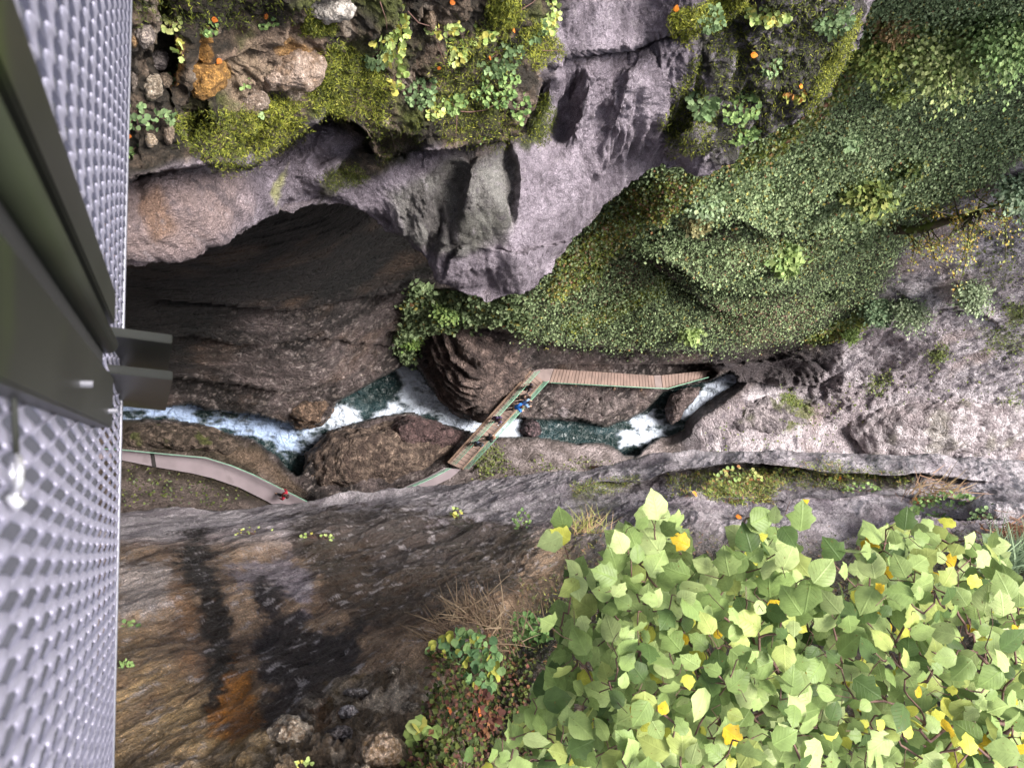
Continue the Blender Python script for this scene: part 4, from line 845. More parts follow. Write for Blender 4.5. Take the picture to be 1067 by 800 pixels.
person('person in a pale blue top close behind the royal blue jacket', (538, 420.5), ZB, math.radians(-95), (.20, .33, .55), (.03, .03, .04), pose='rail', lean=.25, hair=(.03, .02, .02))
person('person in a royal blue jacket leaning on the downstream railing', (530, 425), ZB, math.radians(-95), (.02, .16, .62), (.035, .035, .045), pose='rail', lean=.35, hair=(.12, .07, .04))
person('person in dark purple standing alone at the upstream railing', (511, 438), ZB, math.radians(130), (.08, .05, .12), (.03, .03, .035), pack=(.06, .04, .12))
person('person in white trousers and a black top looking over the railing', (501, 457), ZB, math.radians(-80), (.03, .03, .035), (.62, .58, .52), pose='hold', lean=.3, hair=(.18, .10, .06))
person('person in a grey blue jacket at the lowest end of the group', (492, 462.5), ZB, math.radians(150), (.10, .12, .17), (.03, .03, .035), hair=(.02, .02, .02))
person('person in a red jacket walking alone on the concrete path', (293.5, 514.5), ZP_L, math.radians(60), (.55, .03, .06), (.03, .03, .035), pose='walk', pack=(.05, .03, .03), group=None)

# ================================================================== THE STEEL FOOTBRIDGE BESIDE THE CAMERA
M_MESH = mat_plain('woven_wire', (.36, .35, .44), .5, metal=.25, nscale=40, var=.12)
M_STEEL = mat_plain('painted_steel', (.019, .020, .016), .42, metal=.0, nscale=5, var=.3, c2=(.032, .045, .012), thr=.58)
M_TUBE = mat_plain('shaded_tube_paint', (.018, .022, .012), .5, nscale=6, var=.4)
M_BLACK = mat_plain('recess_shadow', (.006, .006, .006), .9)  # near-black sheet stands in for the shadow in the recess between the uprights
M_ROD = mat_plain('galvanised', (.22, .22, .25), .5, metal=.6, nscale=20, var=.1)
M_DECK = mat_plain('bridge_deck', (.06, .06, .075), .6, nscale=6, var=.3)
M_SHINY = mat_plain('shiny_steel', (.75, .75, .78), .25, metal=.7, nscale=20, var=.05)
EB = 1.9
A0 = V(136, 0, H-EB); A1 = V(117, 800, H-EB); ev = (A1-A0).normalized(); nv = Vector((-ev.y, ev.x, 0)); nv = nv if nv.x > 0 else -nv
mid = A0.lerp(A1, .55)
fb = empty('footbridge', mid); tag(fb, 'steel footbridge with white woven wire side mesh and olive uprights at the left edge', 'footbridge')
def wires():
    Vs, Fs = [], []; o = 0; s = np.arange(-1.9, 1.9, .0024); nrg = 8
    e_ = np.array(ev); n_ = np.array(nv); base = np.array(mid); per = .0245
    t = .30; k = 0
    while t < EB-.03:
        pitch = .072+.035*(t-.3)
        ph = 2*np.pi*s/per+k*np.pi+.5*np.sin(s*3+k)*.3
        cen = base+e_*s[:, None]+UP*(EB-t+.36*pitch*np.sin(ph))[:, None]+n_*(.0022*np.sin(ph+1.25))[:, None]
        a = np.arange(nrg)*2*np.pi/nrg
        ring = (UP[None]*(np.cos(a)*.25*pitch)[:, None]+n_[None]*(np.sin(a)*.0026)[:, None]+e_[None]*(np.cos(a)*.0030)[:, None])
        Vs.append((cen[:, None]+ring[None]).reshape(-1, 3)); Fs.append(grid_faces(len(s), nrg, closed=True)+o); o += len(s)*nrg; t += pitch; k += 1
    return np.vstack(Vs), np.vstack(Fs)
v_, f_ = wires(); ow = np_mesh('wire_mesh', v_-np.array(mid), f_, M_MESH, fb)
mb = MB(); mb.tube([mid+ev*s_ for s_ in (-2.3, 0, 2.3)], .0042, 8); mb.build('edge_rod', M_ROD, fb, smooth=True)
mb = MB(); mb.tube([mid+ev*s_+nv*-.012+Vector((0, 0, .012)) for s_ in (-2.3, 0, 2.3)], .003, 8); mb.build('edge_cable', M_STEEL, fb, smooth=True)
mb = MB(); mb.box(mid-nv*.80-Vector((0, 0, .10)), 1.5, 4.6, .05, Matrix((nv, ev, Vector((0, 0, 1)))).transposed()); mb.build('deck', M_DECK, fb)
def vbar(name, y0, y1, x0, x1, z0, z1, mat, bev=.002):
    mb = MB(); mb.box(((x0+x1)/2, (y0+y1)/2, H+(z0+z1)/2), x1-x0, y1-y0, z1-z0); return mb.build(name, mat, fb, bevel=bev)
vbar('upright', .038, .114, -.104, -.081, -1.30, -.12, M_STEEL)
vbar('upright', .195, .245, -.104, -.081, -1.30, -.12, M_STEEL)
vbar('web', .114, .195, -.099, -.096, -1.30, -.12, M_BLACK)
mb = MB(); mb.tube([(-.090, .164, H-.12), (-.090, .164, H-1.3)], .014, 20); mb.build('tube', M_TUBE, fb, smooth=True)
def plate(c4, Dd, th):
    q = [Vector(at_D(x, y, d_)) for (x, y), d_ in zip(c4, Dd)]; q[3] = q[0]+(q[2]-q[1]); up_ = Vector((0, th, 0)); mb = MB(); b = len(mb.v)
    mb.v += q+[p+up_ for p in q]
    mb.f += [[0, 1, 2, 3], [7, 6, 5, 4], [0, 4, 5, 1], [1, 5, 6, 2], [2, 6, 7, 3], [3, 7, 4, 0]]
    return mb.build('bracket', M_STEEL, fb, bevel=.0015)
plate([(104, 348), (179.5, 358), (174, 392), (118, 385)], [1.33, 1.33, 1.75, 1.75], .0155)
plate([(98, 387), (180, 396), (172.5, 428), (118, 432)], [1.33, 1.33, 1.8, 1.8], .0155)
for (x, y, d_) in ((92, 400, .745), (119, 428, 1.08)):
    p = Vector(at_D(x, y, d_)); mb = MB(); mb.tube([p-nv*.012, p+nv*.004], .0035, 6); mb.build('bolt', M_ROD, fb)
# small shackle with its cable clipped to the mesh
p = Vector(at_D(16, 500, .52)); sh = empty('shackle', p); tag(sh, 'shiny steel shackle clipped to the woven mesh at the left edge', 'shackle')
mb = MB(); a = np.linspace(0, 2*np.pi, 25); mb.tube([p+Vector((.0, .012*math.sin(t_)+.004, 0))+Vector((.012*math.cos(t_), 0, 0))*.45+Vector((0, 0, .02*math.cos(t_))) for t_ in a], .0028, 8, cap=False); mb.build('bow', M_SHINY, sh, smooth=True)
mb = MB(); mb.tube([p+Vector((.004, -.018, 0)), p+Vector((-.003, -.010, .0))], .0045, 10); mb.build('pin', M_SHINY, sh, smooth=True)
mb = MB(); mb.tube([p+Vector((.0, .016, 0)), p+Vector((-.002, .07, .01)), p+Vector((-.006, .16, .0))], .0022, 8); mb.build('cable', M_STEEL, sh, smooth=True)

# ================================================================== VEGETATION
M_LEAF = mat_leaf('small_leaves', .6, .2); M_BIG = mat_leaf('broad_leaves', .42, .28, veins=True)
M_TWIG = mat_plain('twig_bark', (.14, .075, .06), .8, nscale=40, var=.3); M_BARK = mat_plain('mossy_bark', (.10, .075, .05), .9, nscale=3, var=.3, c2=(.10, .13, .02), thr=.45)
R = np.random.default_rng(11)
def cloud(name, L, mat, parent=None, **k):
    v, f, c, u = join_inst(L); 
    if parent is not None: v = v-np.array(parent.location)
    return np_mesh(name, v, f, mat, parent, colors=c, uv=u, smooth=False, **k)
IVY = [(542, 352), (600, 359), (660, 363), (720, 364), (790, 360), (845, 350), (905, 320), (935, 265), (985, 212), (1030, 188), (1100, 140), (1180, 80), (1180, -68), (600, -68), (560, 250)]
L = []
def ivy(n, poly, cols, w, sz, tmpl=T_diamond, soft=8, off=.12, tilt=.55, wob=8, lam=2.0, cv=.2, upw=.7):
    P, N, x, y, D_ = SF.scatter(R, n, poly, soft, wob, lam)
    P = P+N*R.uniform(0, off, (n, 1)); nn = N+UP*upw; nn /= np.linalg.norm(nn, axis=1)[:, None]
    big = fbm(P, 4.0, 3, off=7); c = pick(R, n, cols, w)*(1+.35*np.clip(big, -1, 1))[:, None]
    L.append(instances(tmpl(), P, nn, R.uniform(sz[0], sz[1], n)*np.clip(D_/38, .5, 1.0), c, R, tilt, cvar=cv))
gI = [(.21, .285, .14), (.27, .355, .175), (.15, .205, .095), (.35, .43, .225), (.07, .10, .045), (.36, .33, .09), (.32, .18, .09)]
ivy(175000, IVY, gI, [4, 4, 4, 3, 2, .3, .15], (.08, .15), off=.30)
ivy(36000, IVY, gI, [3, 4, 2, 3, 1, .4, .2], (.10, .19), off=.75, wob=30, lam=3)
ivy(8000, [(700, 200), (790, 150), (900, 150), (960, 200), (900, 260), (760, 225)], gI, [3, 4, 1, 4, 1, .6, .1], (.12, .22), off=.6, wob=30)
ivy(9000, [(430, 300), (480, 305), (545, 305), (540, 330), (500, 338), (440, 345), (425, 365), (412, 352)], gI, [2, 3, 3, 2, 2, .5, .1], (.18, .34), off=.35, wob=30, lam=2)
tag(cloud('ivy_cover', L, M_LEAF), kind='stuff')
# yellow and rusty grasses hanging on the ledge edge below the bare limestone
L = []; gY = [(.26, .29, .06), (.30, .23, .07), (.17, .23, .06), (.30, .16, .10), (.13, .17, .06), (.34, .34, .18)]
ivy(9000, [(570, 305), (585, 262), (622, 225), (690, 175), (735, 182), (700, 215), (660, 235), (610, 285)], gY, [4, 3, 4, 1.5, 3, 1.5], (.10, .22), off=.6, wob=10)
ivy(900, [(600, 290), (650, 270), (690, 290), (650, 318), (605, 325), (560, 330)], [(.26, .17, .12), (.20, .13, .09), (.2, .22, .1)], [3, 2, 1], (.10, .2), off=.15, wob=20)
ivy(1500, [(740, 312), (800, 312), (850, 318), (860, 345), (780, 352), (740, 335)], [(.28, .19, .14), (.20, .13, .10), (.2, .22, .1)], [3, 2, 1], (.10, .2), off=.2, wob=25)
ivy(700, [(760, 250), (860, 250), (850, 285), (770, 280)], [(.28, .19, .14), (.34, .3, .1), (.2, .22, .1)], [2, 2, 1], (.10, .2), off=.2, wob=25)
ivy(2600, [(590, 335), (640, 318), (690, 292), (692, 300), (645, 325), (595, 345)], gY, [5, 1, 3, 0, 2, 1], (.12, .24), off=.15, wob=3)
ivy(1600, [(845, 352), (905, 322), (915, 326), (870, 352)], gY, [5, 1, 5, 0, 2, 1], (.14, .3), off=.2, wob=6)
ivy(3000, [(735, 172), (800, 138), (900, 40), (912, 48), (850, 120), (790, 165)], gY, [3, 2, 4, .5, 2, 1], (.14, .3), off=.5, wob=6)
tag(cloud('ledge_grass', L, M_LEAF), kind='stuff')
# scattered tufts and moss on the pale right slope
L = []; gM = [(.17, .21, .05), (.13, .17, .05), (.24, .26, .09), (.2, .25, .13)]
for pl_ in ([(1030, 345), (1067, 330), (1067, 372), (1030, 365)], [(1045, 318), (1075, 315), (1075, 338), (1050, 338)], [(789, 440), (800, 426), (825, 415), (846, 418), (852, 432), (830, 446)], [(814, 413), (828, 408), (828, 418)], [(966, 366), (984, 361), (990, 372), (972, 378)],
            [(900, 400), (920, 390), (930, 400), (905, 410)], [(1035, 420), (1060, 405), (1067, 440), (1040, 440)], [(938, 430), (950, 430), (950, 446), (940, 446)], [(488, 470), (520, 464), (526, 488), (500, 492)], [(1000, 255), (1067, 235), (1067, 300), (1020, 300)]):
    ivy(420, pl_, gM, [3, 3, 2, 1], (.10, .2), off=.08, wob=14, lam=.9)
ivy(700, [(720, 480), (760, 425), (870, 410), (1067, 300), (1067, 475)], gM, [3, 3, 2, 2], (.12, .24), off=.1, wob=20, lam=2)
ivy(260, [(130, 486), (200, 498), (280, 520), (125, 530)], gM, [3, 3, 2, 2], (.12, .2), off=.1)
ivy(300, [(500, 488), (640, 478), (640, 492), (500, 500)], gM, [3, 3, 2, 2], (.12, .22), off=.1, wob=20)
tag(cloud('slope_moss', L, M_LEAF), kind='stuff')

# ---- individual plants on the far slope
def far_bush(label, px, py, rad, n, cols, w, tm=T_diamond, sz=(.25, .5), flat=.6, name='bush', cat='bush', group=None, lift=.5, seed=0):
    n = int(n*2.2)
    rs = np.random.default_rng(seed+int(px*7+py)); P_, N_, D_ = SF.at(px, py); r = rad*D_/FPX; c0 = P_+N_*r*lift+UP*r*.2
    e = empty(name, tuple(P_)); tag(e, label, cat, group)
    d = rs.normal(size=(n, 3)); d /= np.linalg.norm(d, axis=1)[:, None]; lump = 1+.55*fbm(d*1.0+seed*3.1, .8, 3)
    rr = rs.uniform(.35, 1, n)**.6*lump; P = c0+d*(rr*np.clip(np.abs(rs.normal(.85, .3, n)), .1, 1.7)*r)[:, None]*np.array([1.15, 1, flat])
    nn = d*.6+UP; nn /= np.linalg.norm(nn, axis=1)[:, None]
    cloud('foliage', [instances(tm(), P, nn, rs.uniform(sz[0], sz[1], n)*float(np.clip(D_/55, .3, .7)), pick(rs, n, cols, w), rs, .5, dirs=d+UP*.1, cvar=.22)], M_LEAF, e)
    mb = MB()
    for k in range(7):
        q = P[rs.integers(n)]; mb.tube([Vector(P_)-Vector(N_)*.1, Vector((P_+q)/2+rs.normal(0, .1, 3)*r), Vector(q)], [r*.05, r*.035, r*.012], 5)
    mb.build('stem', M_BARK, e, smooth=True); return e
FB = [('feathery olive shrub standing in the middle of the ivy slope', 898, 188, 24, 900, [(.20, .25, .07), (.28, .30, .09), (.12, .17, .06)], [3, 2, 2], (.3, .6)),
      ('dark conical shrub with a shadowed left side in the ivy', 944, 168, 13, 500, [(.10, .14, .04), (.20, .22, .06), (.05, .08, .03)], [3, 2, 3], (.25, .45)),
      ('drooping grey green shrub at the lower end of the ivy slope', 912, 318, 17, 900, [(.16, .24, .13), (.24, .32, .18), (.11, .17, .09)], [3, 3, 2], (.2, .4)),
      ('pale grey green bush on the rock right of the drooping shrub', 955, 318, 22, 700, [(.29, .36, .21), (.36, .42, .26), (.2, .26, .15)], [3, 2, 2], (.2, .36)),
      ('pale blue green bush below the yellow leaved tree', 1008, 300, 20, 700, [(.29, .36, .21), (.36, .42, .26), (.2, .26, .15)], [3, 2, 2], (.2, .36)),
      ('light green bush at the right edge above the rock slope', 1058, 190, 26, 900, [(.28, .38, .24), (.38, .46, .30), (.2, .28, .17)], [3, 2, 2], (.22, .4)),
      ('yellow green bush near the top edge left of the corner', 905, 42, 30, 1300, [(.26, .32, .08), (.38, .40, .12), (.16, .22, .06)], [3, 2, 2], (.22, .42)),
      ('tall pale yellow green bush at the top right', 975, 35, 46, 2600, [(.33, .40, .14), (.42, .47, .20), (.2, .28, .09)], [3, 3, 2], (.22, .42)),
      ('green bush filling the top right corner', 1045, 20, 42, 2200, [(.18, .28, .10), (.28, .38, .15), (.12, .18, .07)], [3, 3, 2], (.22, .42)),
      ('reddish brown thin shrub at the top beside the mossy cliff edge', 925, 20, 20, 500, [(.30, .20, .10), (.22, .25, .08), (.38, .25, .12)], [3, 2, 2], (.2, .4)),
      ('bright leafy rosette plant on the lower ivy bulge', 815, 268, 14, 260, [(.28, .38, .13), (.36, .46, .17), (.2, .3, .1)], [3, 3, 1], (.35, .7)),
      ('bright rosette plant low on the ivy slope above the boardwalk', 718, 343, 9, 140, [(.28, .38, .13), (.36, .46, .17)], [3, 3], (.35, .7)),
      ('pale leafy plant hanging at the upper left of the ivy slope', 728, 205, 17, 420, [(.36, .46, .28), (.28, .38, .2), (.42, .48, .26)], [3, 3, 1], (.25, .5)),
      ('small pale rosette in the upper middle of the ivy', 885, 142, 8, 90, [(.36, .48, .26), (.28, .4, .2)], [3, 2], (.35, .7)),
      ('yellowish fern on the upper ivy slope', 928, 92, 12, 240, [(.32, .40, .12), (.4, .46, .16)], [3, 2], (.3, .6)),
      ('tawny dry grass clump at the left of the ivy slope', 720, 228, 11, 400, [(.36, .33, .16), (.28, .26, .12)], [3, 2], (.2, .5)),
      ('small green bush at the very foot of the slope over the rocks', 885, 345, 10, 300, [(.20, .28, .08), (.14, .2, .06)], [3, 2], (.18, .34)),
      ('green plant at the foot of the dark wall above the pool', 426, 352, 9, 260, [(.16, .26, .07), (.26, .36, .1)], [3, 2], (.18, .34)),
      ('leafy plant on the lip of the dark wall beside the ivy', 470, 318, 13, 420, [(.18, .28, .09), (.28, .38, .12)], [3, 2], (.2, .36))]
for k, (lb_, x, y, r_p, n_, cols, w, sz) in enumerate(FB): far_bush(lb_, x, y, r_p, n_, cols, w, sz=sz, seed=k, group='bushes and plants on the far slope')
# leaning tree with yellow leaves
P0_, N0_, D0_ = SF.at(925, 236); P0_ = P0_+N0_*.3
def fp(x, y, dd): return Vector(at_D(x, y, dd))
d0 = D0_
e = empty('leaning_tree', tuple(P0_)); tag(e, 'leaning tree with a mossy trunk and sparse yellow orange leaves over the right slope', 'tree')
mb = MB(); tr_pts = [fp(930, 240, d0+.1), fp(960, 239, d0-1.0), fp(990, 229, d0-2.0), fp(1012, 224, d0-2.6), fp(1035, 215, d0-3.0), fp(1052, 210, d0-3.2)]
mb.tube(tr_pts, [.26, .24, .2, .14, .08, .04], 9); mb.build('trunk', M_BARK, e, smooth=True)
mb = MB(); tips = []
rs = np.random.default_rng(3)
for k in range(60):
    i0 = rs.integers(0, 5); s0 = tr_pts[i0].lerp(tr_pts[i0+1], rs.random()); sx, sy, sD = proj(np.array(s0))
    q = fp(float(sx)+rs.normal(8, 26), float(sy)+rs.normal(4, 34), float(sD)-rs.uniform(0, 2)); mb.tube([s0, s0.lerp(q, .5)+Vector(rs.normal(0, .25, 3)), q], [.05, .03, .012], 5); tips += [s0.lerp(q, f_)+Vector(rs.normal(0, .15, 3)) for f_ in rs.uniform(.35, 1.05, 30)]
mb.build('branch', M_BARK, e, smooth=True)
T_ = np.array([tuple(t_) for t_ in tips]); nn = np.tile(UP, (len(T_), 1))
cloud('foliage', [instances(T_diamond(), T_, nn, rs.uniform(.09, .19, len(T_)), pick(rs, len(T_), [(.50, .38, .08), (.42, .26, .07), (.40, .40, .12), (.27, .32, .12)], [4, 1.5, 3, 3]), rs, .6)], M_LEAF, e)
# pale dead branch in the ivy
mb = MB(); P_, N_, D_ = SF.at(863, 212); mb.tube([fp(858, 215, D_-.5), fp(866, 210, D_-.7), fp(872, 206, D_-.6)], [.12, .1, .05], 7); tag(mb.build('dead_branch', mat_plain('dead_wood', (.45, .38, .34), .8, nscale=5)), 'short pale dead branch lying in the ivy', 'branch')

# ---- moss cushions on the near north shelf
L = []
def tufts(S, n, poly, cols, w, sz, tm=T_tuft, off=.02, tilt=.45, soft=5, wob=7, lam=.5, upw=.5, cv=.25):
    P, N, x, y, D_ = S.scatter(R, n, poly, soft, wob, lam)
    P = P+N*R.uniform(0, off, (n, 1)); nn = N+UP*upw; nn /= np.linalg.norm(nn, axis=1)[:, None]
    big = fbm(P, .35, 3, off=7); c = pick(R, n, cols, w)*(1+.5*np.clip(big, -1, 1))[:, None]
    L.append(instances(tm(), P, nn, R.uniform(sz[0], sz[1], n), c, R, tilt, cvar=cv))
gB = [(.16, .18, .025), (.26, .27, .04), (.09, .11, .02), (.045, .055, .015), (.33, .32, .07)]
tufts(SB, 9000, [(178, 120), (215, 112), (250, 120), (262, 140), (262, 172), (225, 168), (195, 155), (180, 140)], gB, [3, 2, 4, 3, .5], (.02, .045), off=.04)
tufts(SB, 7000, [(262, 110), (290, 100), (315, 105), (320, 135), (300, 150), (268, 172), (255, 140)], gB, [4, 4, 2, 1, 1], (.02, .045), off=.04)
tufts(SB, 9000, [(318, 65), (350, 45), (380, 60), (410, 90), (400, 130), (370, 125), (330, 125), (315, 100)], gB, [4, 3, 4, 2, .4], (.02, .045), off=.04)
tufts(SB, 3500, [(320, 10), (350, 20), (345, 35), (318, 32)], gB, [3, 2, 4, 2, .4], (.02, .04))
tufts(SB, 7000, [(470, 40), (530, 10), (545, 60), (520, 110), (560, 150), (500, 160), (455, 140), (450, 80)], gB, [3, 2, 4, 4, .4], (.025, .05), off=.03, wob=16)
tufts(SB, 4000, [(510, -20), (535, -20), (545, 20), (525, 40), (512, 20)], gB, [4, 4, 3, 1, .4], (.03, .06), off=.04)
tufts(SB, 3500, [(540, 30), (575, 20), (582, 55), (560, 70), (545, 60)], gB, [4, 4, 3, 2, .4], (.03, .06), off=.04)
tufts(SB, 5000, [(700, 15), (770, -10), (775, 5), (740, 30), (715, 45), (705, 35)], gB, [4, 4, 3, 1, .4], (.04, .08), off=.05)
tufts(SB, 4000, [(690, 120), (725, 60), (740, 90), (745, 150), (700, 160)], gB, [2, 1, 4, 4, 0], (.04, .08), off=.05, wob=18)
tufts(SB, 4500, [(838, 112), (862, 60), (895, 15), (897, 45), (870, 88), (845, 118)], gB, [4, 4, 4, 1, .4], (.04, .08), off=.06)
tufts(SB, 7000, [(740, 20), (895, -20), (880, 60), (840, 120), (790, 145), (750, 165), (735, 100)], gB, [2, 1, 4, 4, 0], (.04, .08), off=.05, wob=30, lam=.8)
tufts(SB, 2500, [(560, 105), (572, 95), (575, 125), (565, 150), (550, 150)], gB, [1, .5, 4, 4, 0], (.03, .06), off=.03)
tufts(SB, 3500, [(130, -20), (320, -20), (300, 20), (200, 30), (140, 30)], gB, [1, .5, 3, 4, 0], (.02, .04), wob=30, lam=.4)
tufts(SB, 2500, [(330, 185), (370, 168), (382, 185), (350, 200)], gB, [.5, .2, 3, 4, 0], (.02, .035), off=.012)
tufts(SB, 2500, [(385, 130), (440, 120), (440, 150), (395, 175)], gB, [.5, .2, 3, 4, 0], (.02, .035), off=.012, wob=16)
tag(cloud('moss_carpet', L, M_LEAF), kind='stuff')
L = []
tufts(SG, 3500, [(740, 505), (800, 492), (812, 505), (800, 520), (760, 522), (735, 518)], gY, [4, 2, 4, 2, 3, 1], (.04, .09), off=.05)
tufts(SG, 4500, [(700, 498), (790, 486), (900, 488), (945, 500), (900, 508), (800, 515), (700, 512)], gY, [4, 2, 4, 1, 4, 1], (.04, .08), off=.04, wob=16, lam=.7)
tufts(SG, 1600, [(595, 508), (640, 500), (665, 500), (640, 512), (600, 516)], gY, [6, 1, 4, .3, 3, 1], (.03, .06), off=.03)
tufts(SG, 5000, [(540, 620), (600, 560), (690, 560), (840, 560), (1080, 545), (1080, 640), (560, 720)], [(.05, .07, .02), (.10, .11, .03), (.18, .10, .05), (.2, .2, .05)], [4, 3, 2, 1], (.03, .06), off=.05, wob=20)
tufts(SG, 3500, [(450, 700), (520, 640), (560, 700), (560, 820), (420, 820)], [(.05, .07, .02), (.10, .12, .03), (.15, .06, .045), (.20, .10, .05), (.10, .055, .04)], [4, 4, 1, 1, 2], (.025, .05), off=.05, wob=20, tm=T_diamond)
tag(cloud('slope_litter', L, M_LEAF), kind='stuff')

# ---- small plants, each a thing of its own
def herb(label, S, px, py, rad, n, lpx, cols, w, tm=T_round, name='small_plant', cat='plant', group=None, stemc=None, tilt=.4, stretch=(1, 1), lift=.5, rot=0, seed=0, density=None):
    rs = np.random.default_rng(seed*31+int(px*13+py)); P0_, N0_, D_ = S.at(px, py); r = rad*D_/FPX
    N0_ = N0_+UP*.4; N0_ /= np.linalg.norm(N0_)
    X = np.array(at_D(px+10, py, D_))-np.array(at_D(px, py, D_)); X /= np.linalg.norm(X); Y = np.array(at_D(px, py-10, D_))-np.array(at_D(px, py, D_)); Y /= np.linalg.norm(Y)
    a = rs.uniform(0, 2*np.pi, n); q = np.sqrt(rs.uniform(0.02, 1, n)); u = q*np.cos(a)*stretch[0]; v = q*np.sin(a)*stretch[1]
    u, v = u*math.cos(rot)-v*math.sin(rot), u*math.sin(rot)+v*math.cos(rot)
    toc = (CAM-P0_)/np.linalg.norm(CAM-P0_)
    P = P0_+(u*r)[:, None]*X+(v*r)[:, None]*Y+toc*(r*lift*rs.uniform(.15, .8, n)*(1.1-q*.6))[:, None]
    e = empty(name, tuple(P0_)); tag(e, label, cat, group)
    nn = np.tile(N0_*.5+toc*.5, (n, 1)); dr = u[:, None]*X+v[:, None]*Y+rs.normal(0, .3, (n, 3))
    cloud('leaves', [instances(tm(), P, nn, lpx*D_/FPX*rs.uniform(.7, 1.25, n), pick(rs, n, cols, w), rs, tilt, dirs=dr, cvar=.15)], M_LEAF, e)
    mb = MB()
    for k in rs.choice(n, min(n, 9), replace=False):
        mb.tube([Vector(P0_-N0_*.02), Vector((P0_+P[k])/2+toc*r*.1), Vector(P[k])], [.0022*D_/5, .0018*D_/5, .001*D_/5], 4)
    mb.build('stems', M_TWIG, e, smooth=True); return e
gH = [(.20, .30, .10), (.28, .40, .14), (.12, .20, .07)]; gBr = [(.38, .48, .16), (.45, .54, .20), (.28, .38, .11), (.52, .48, .12)]; gBl = [(.15, .23, .10), (.22, .31, .14), (.09, .14, .06)]
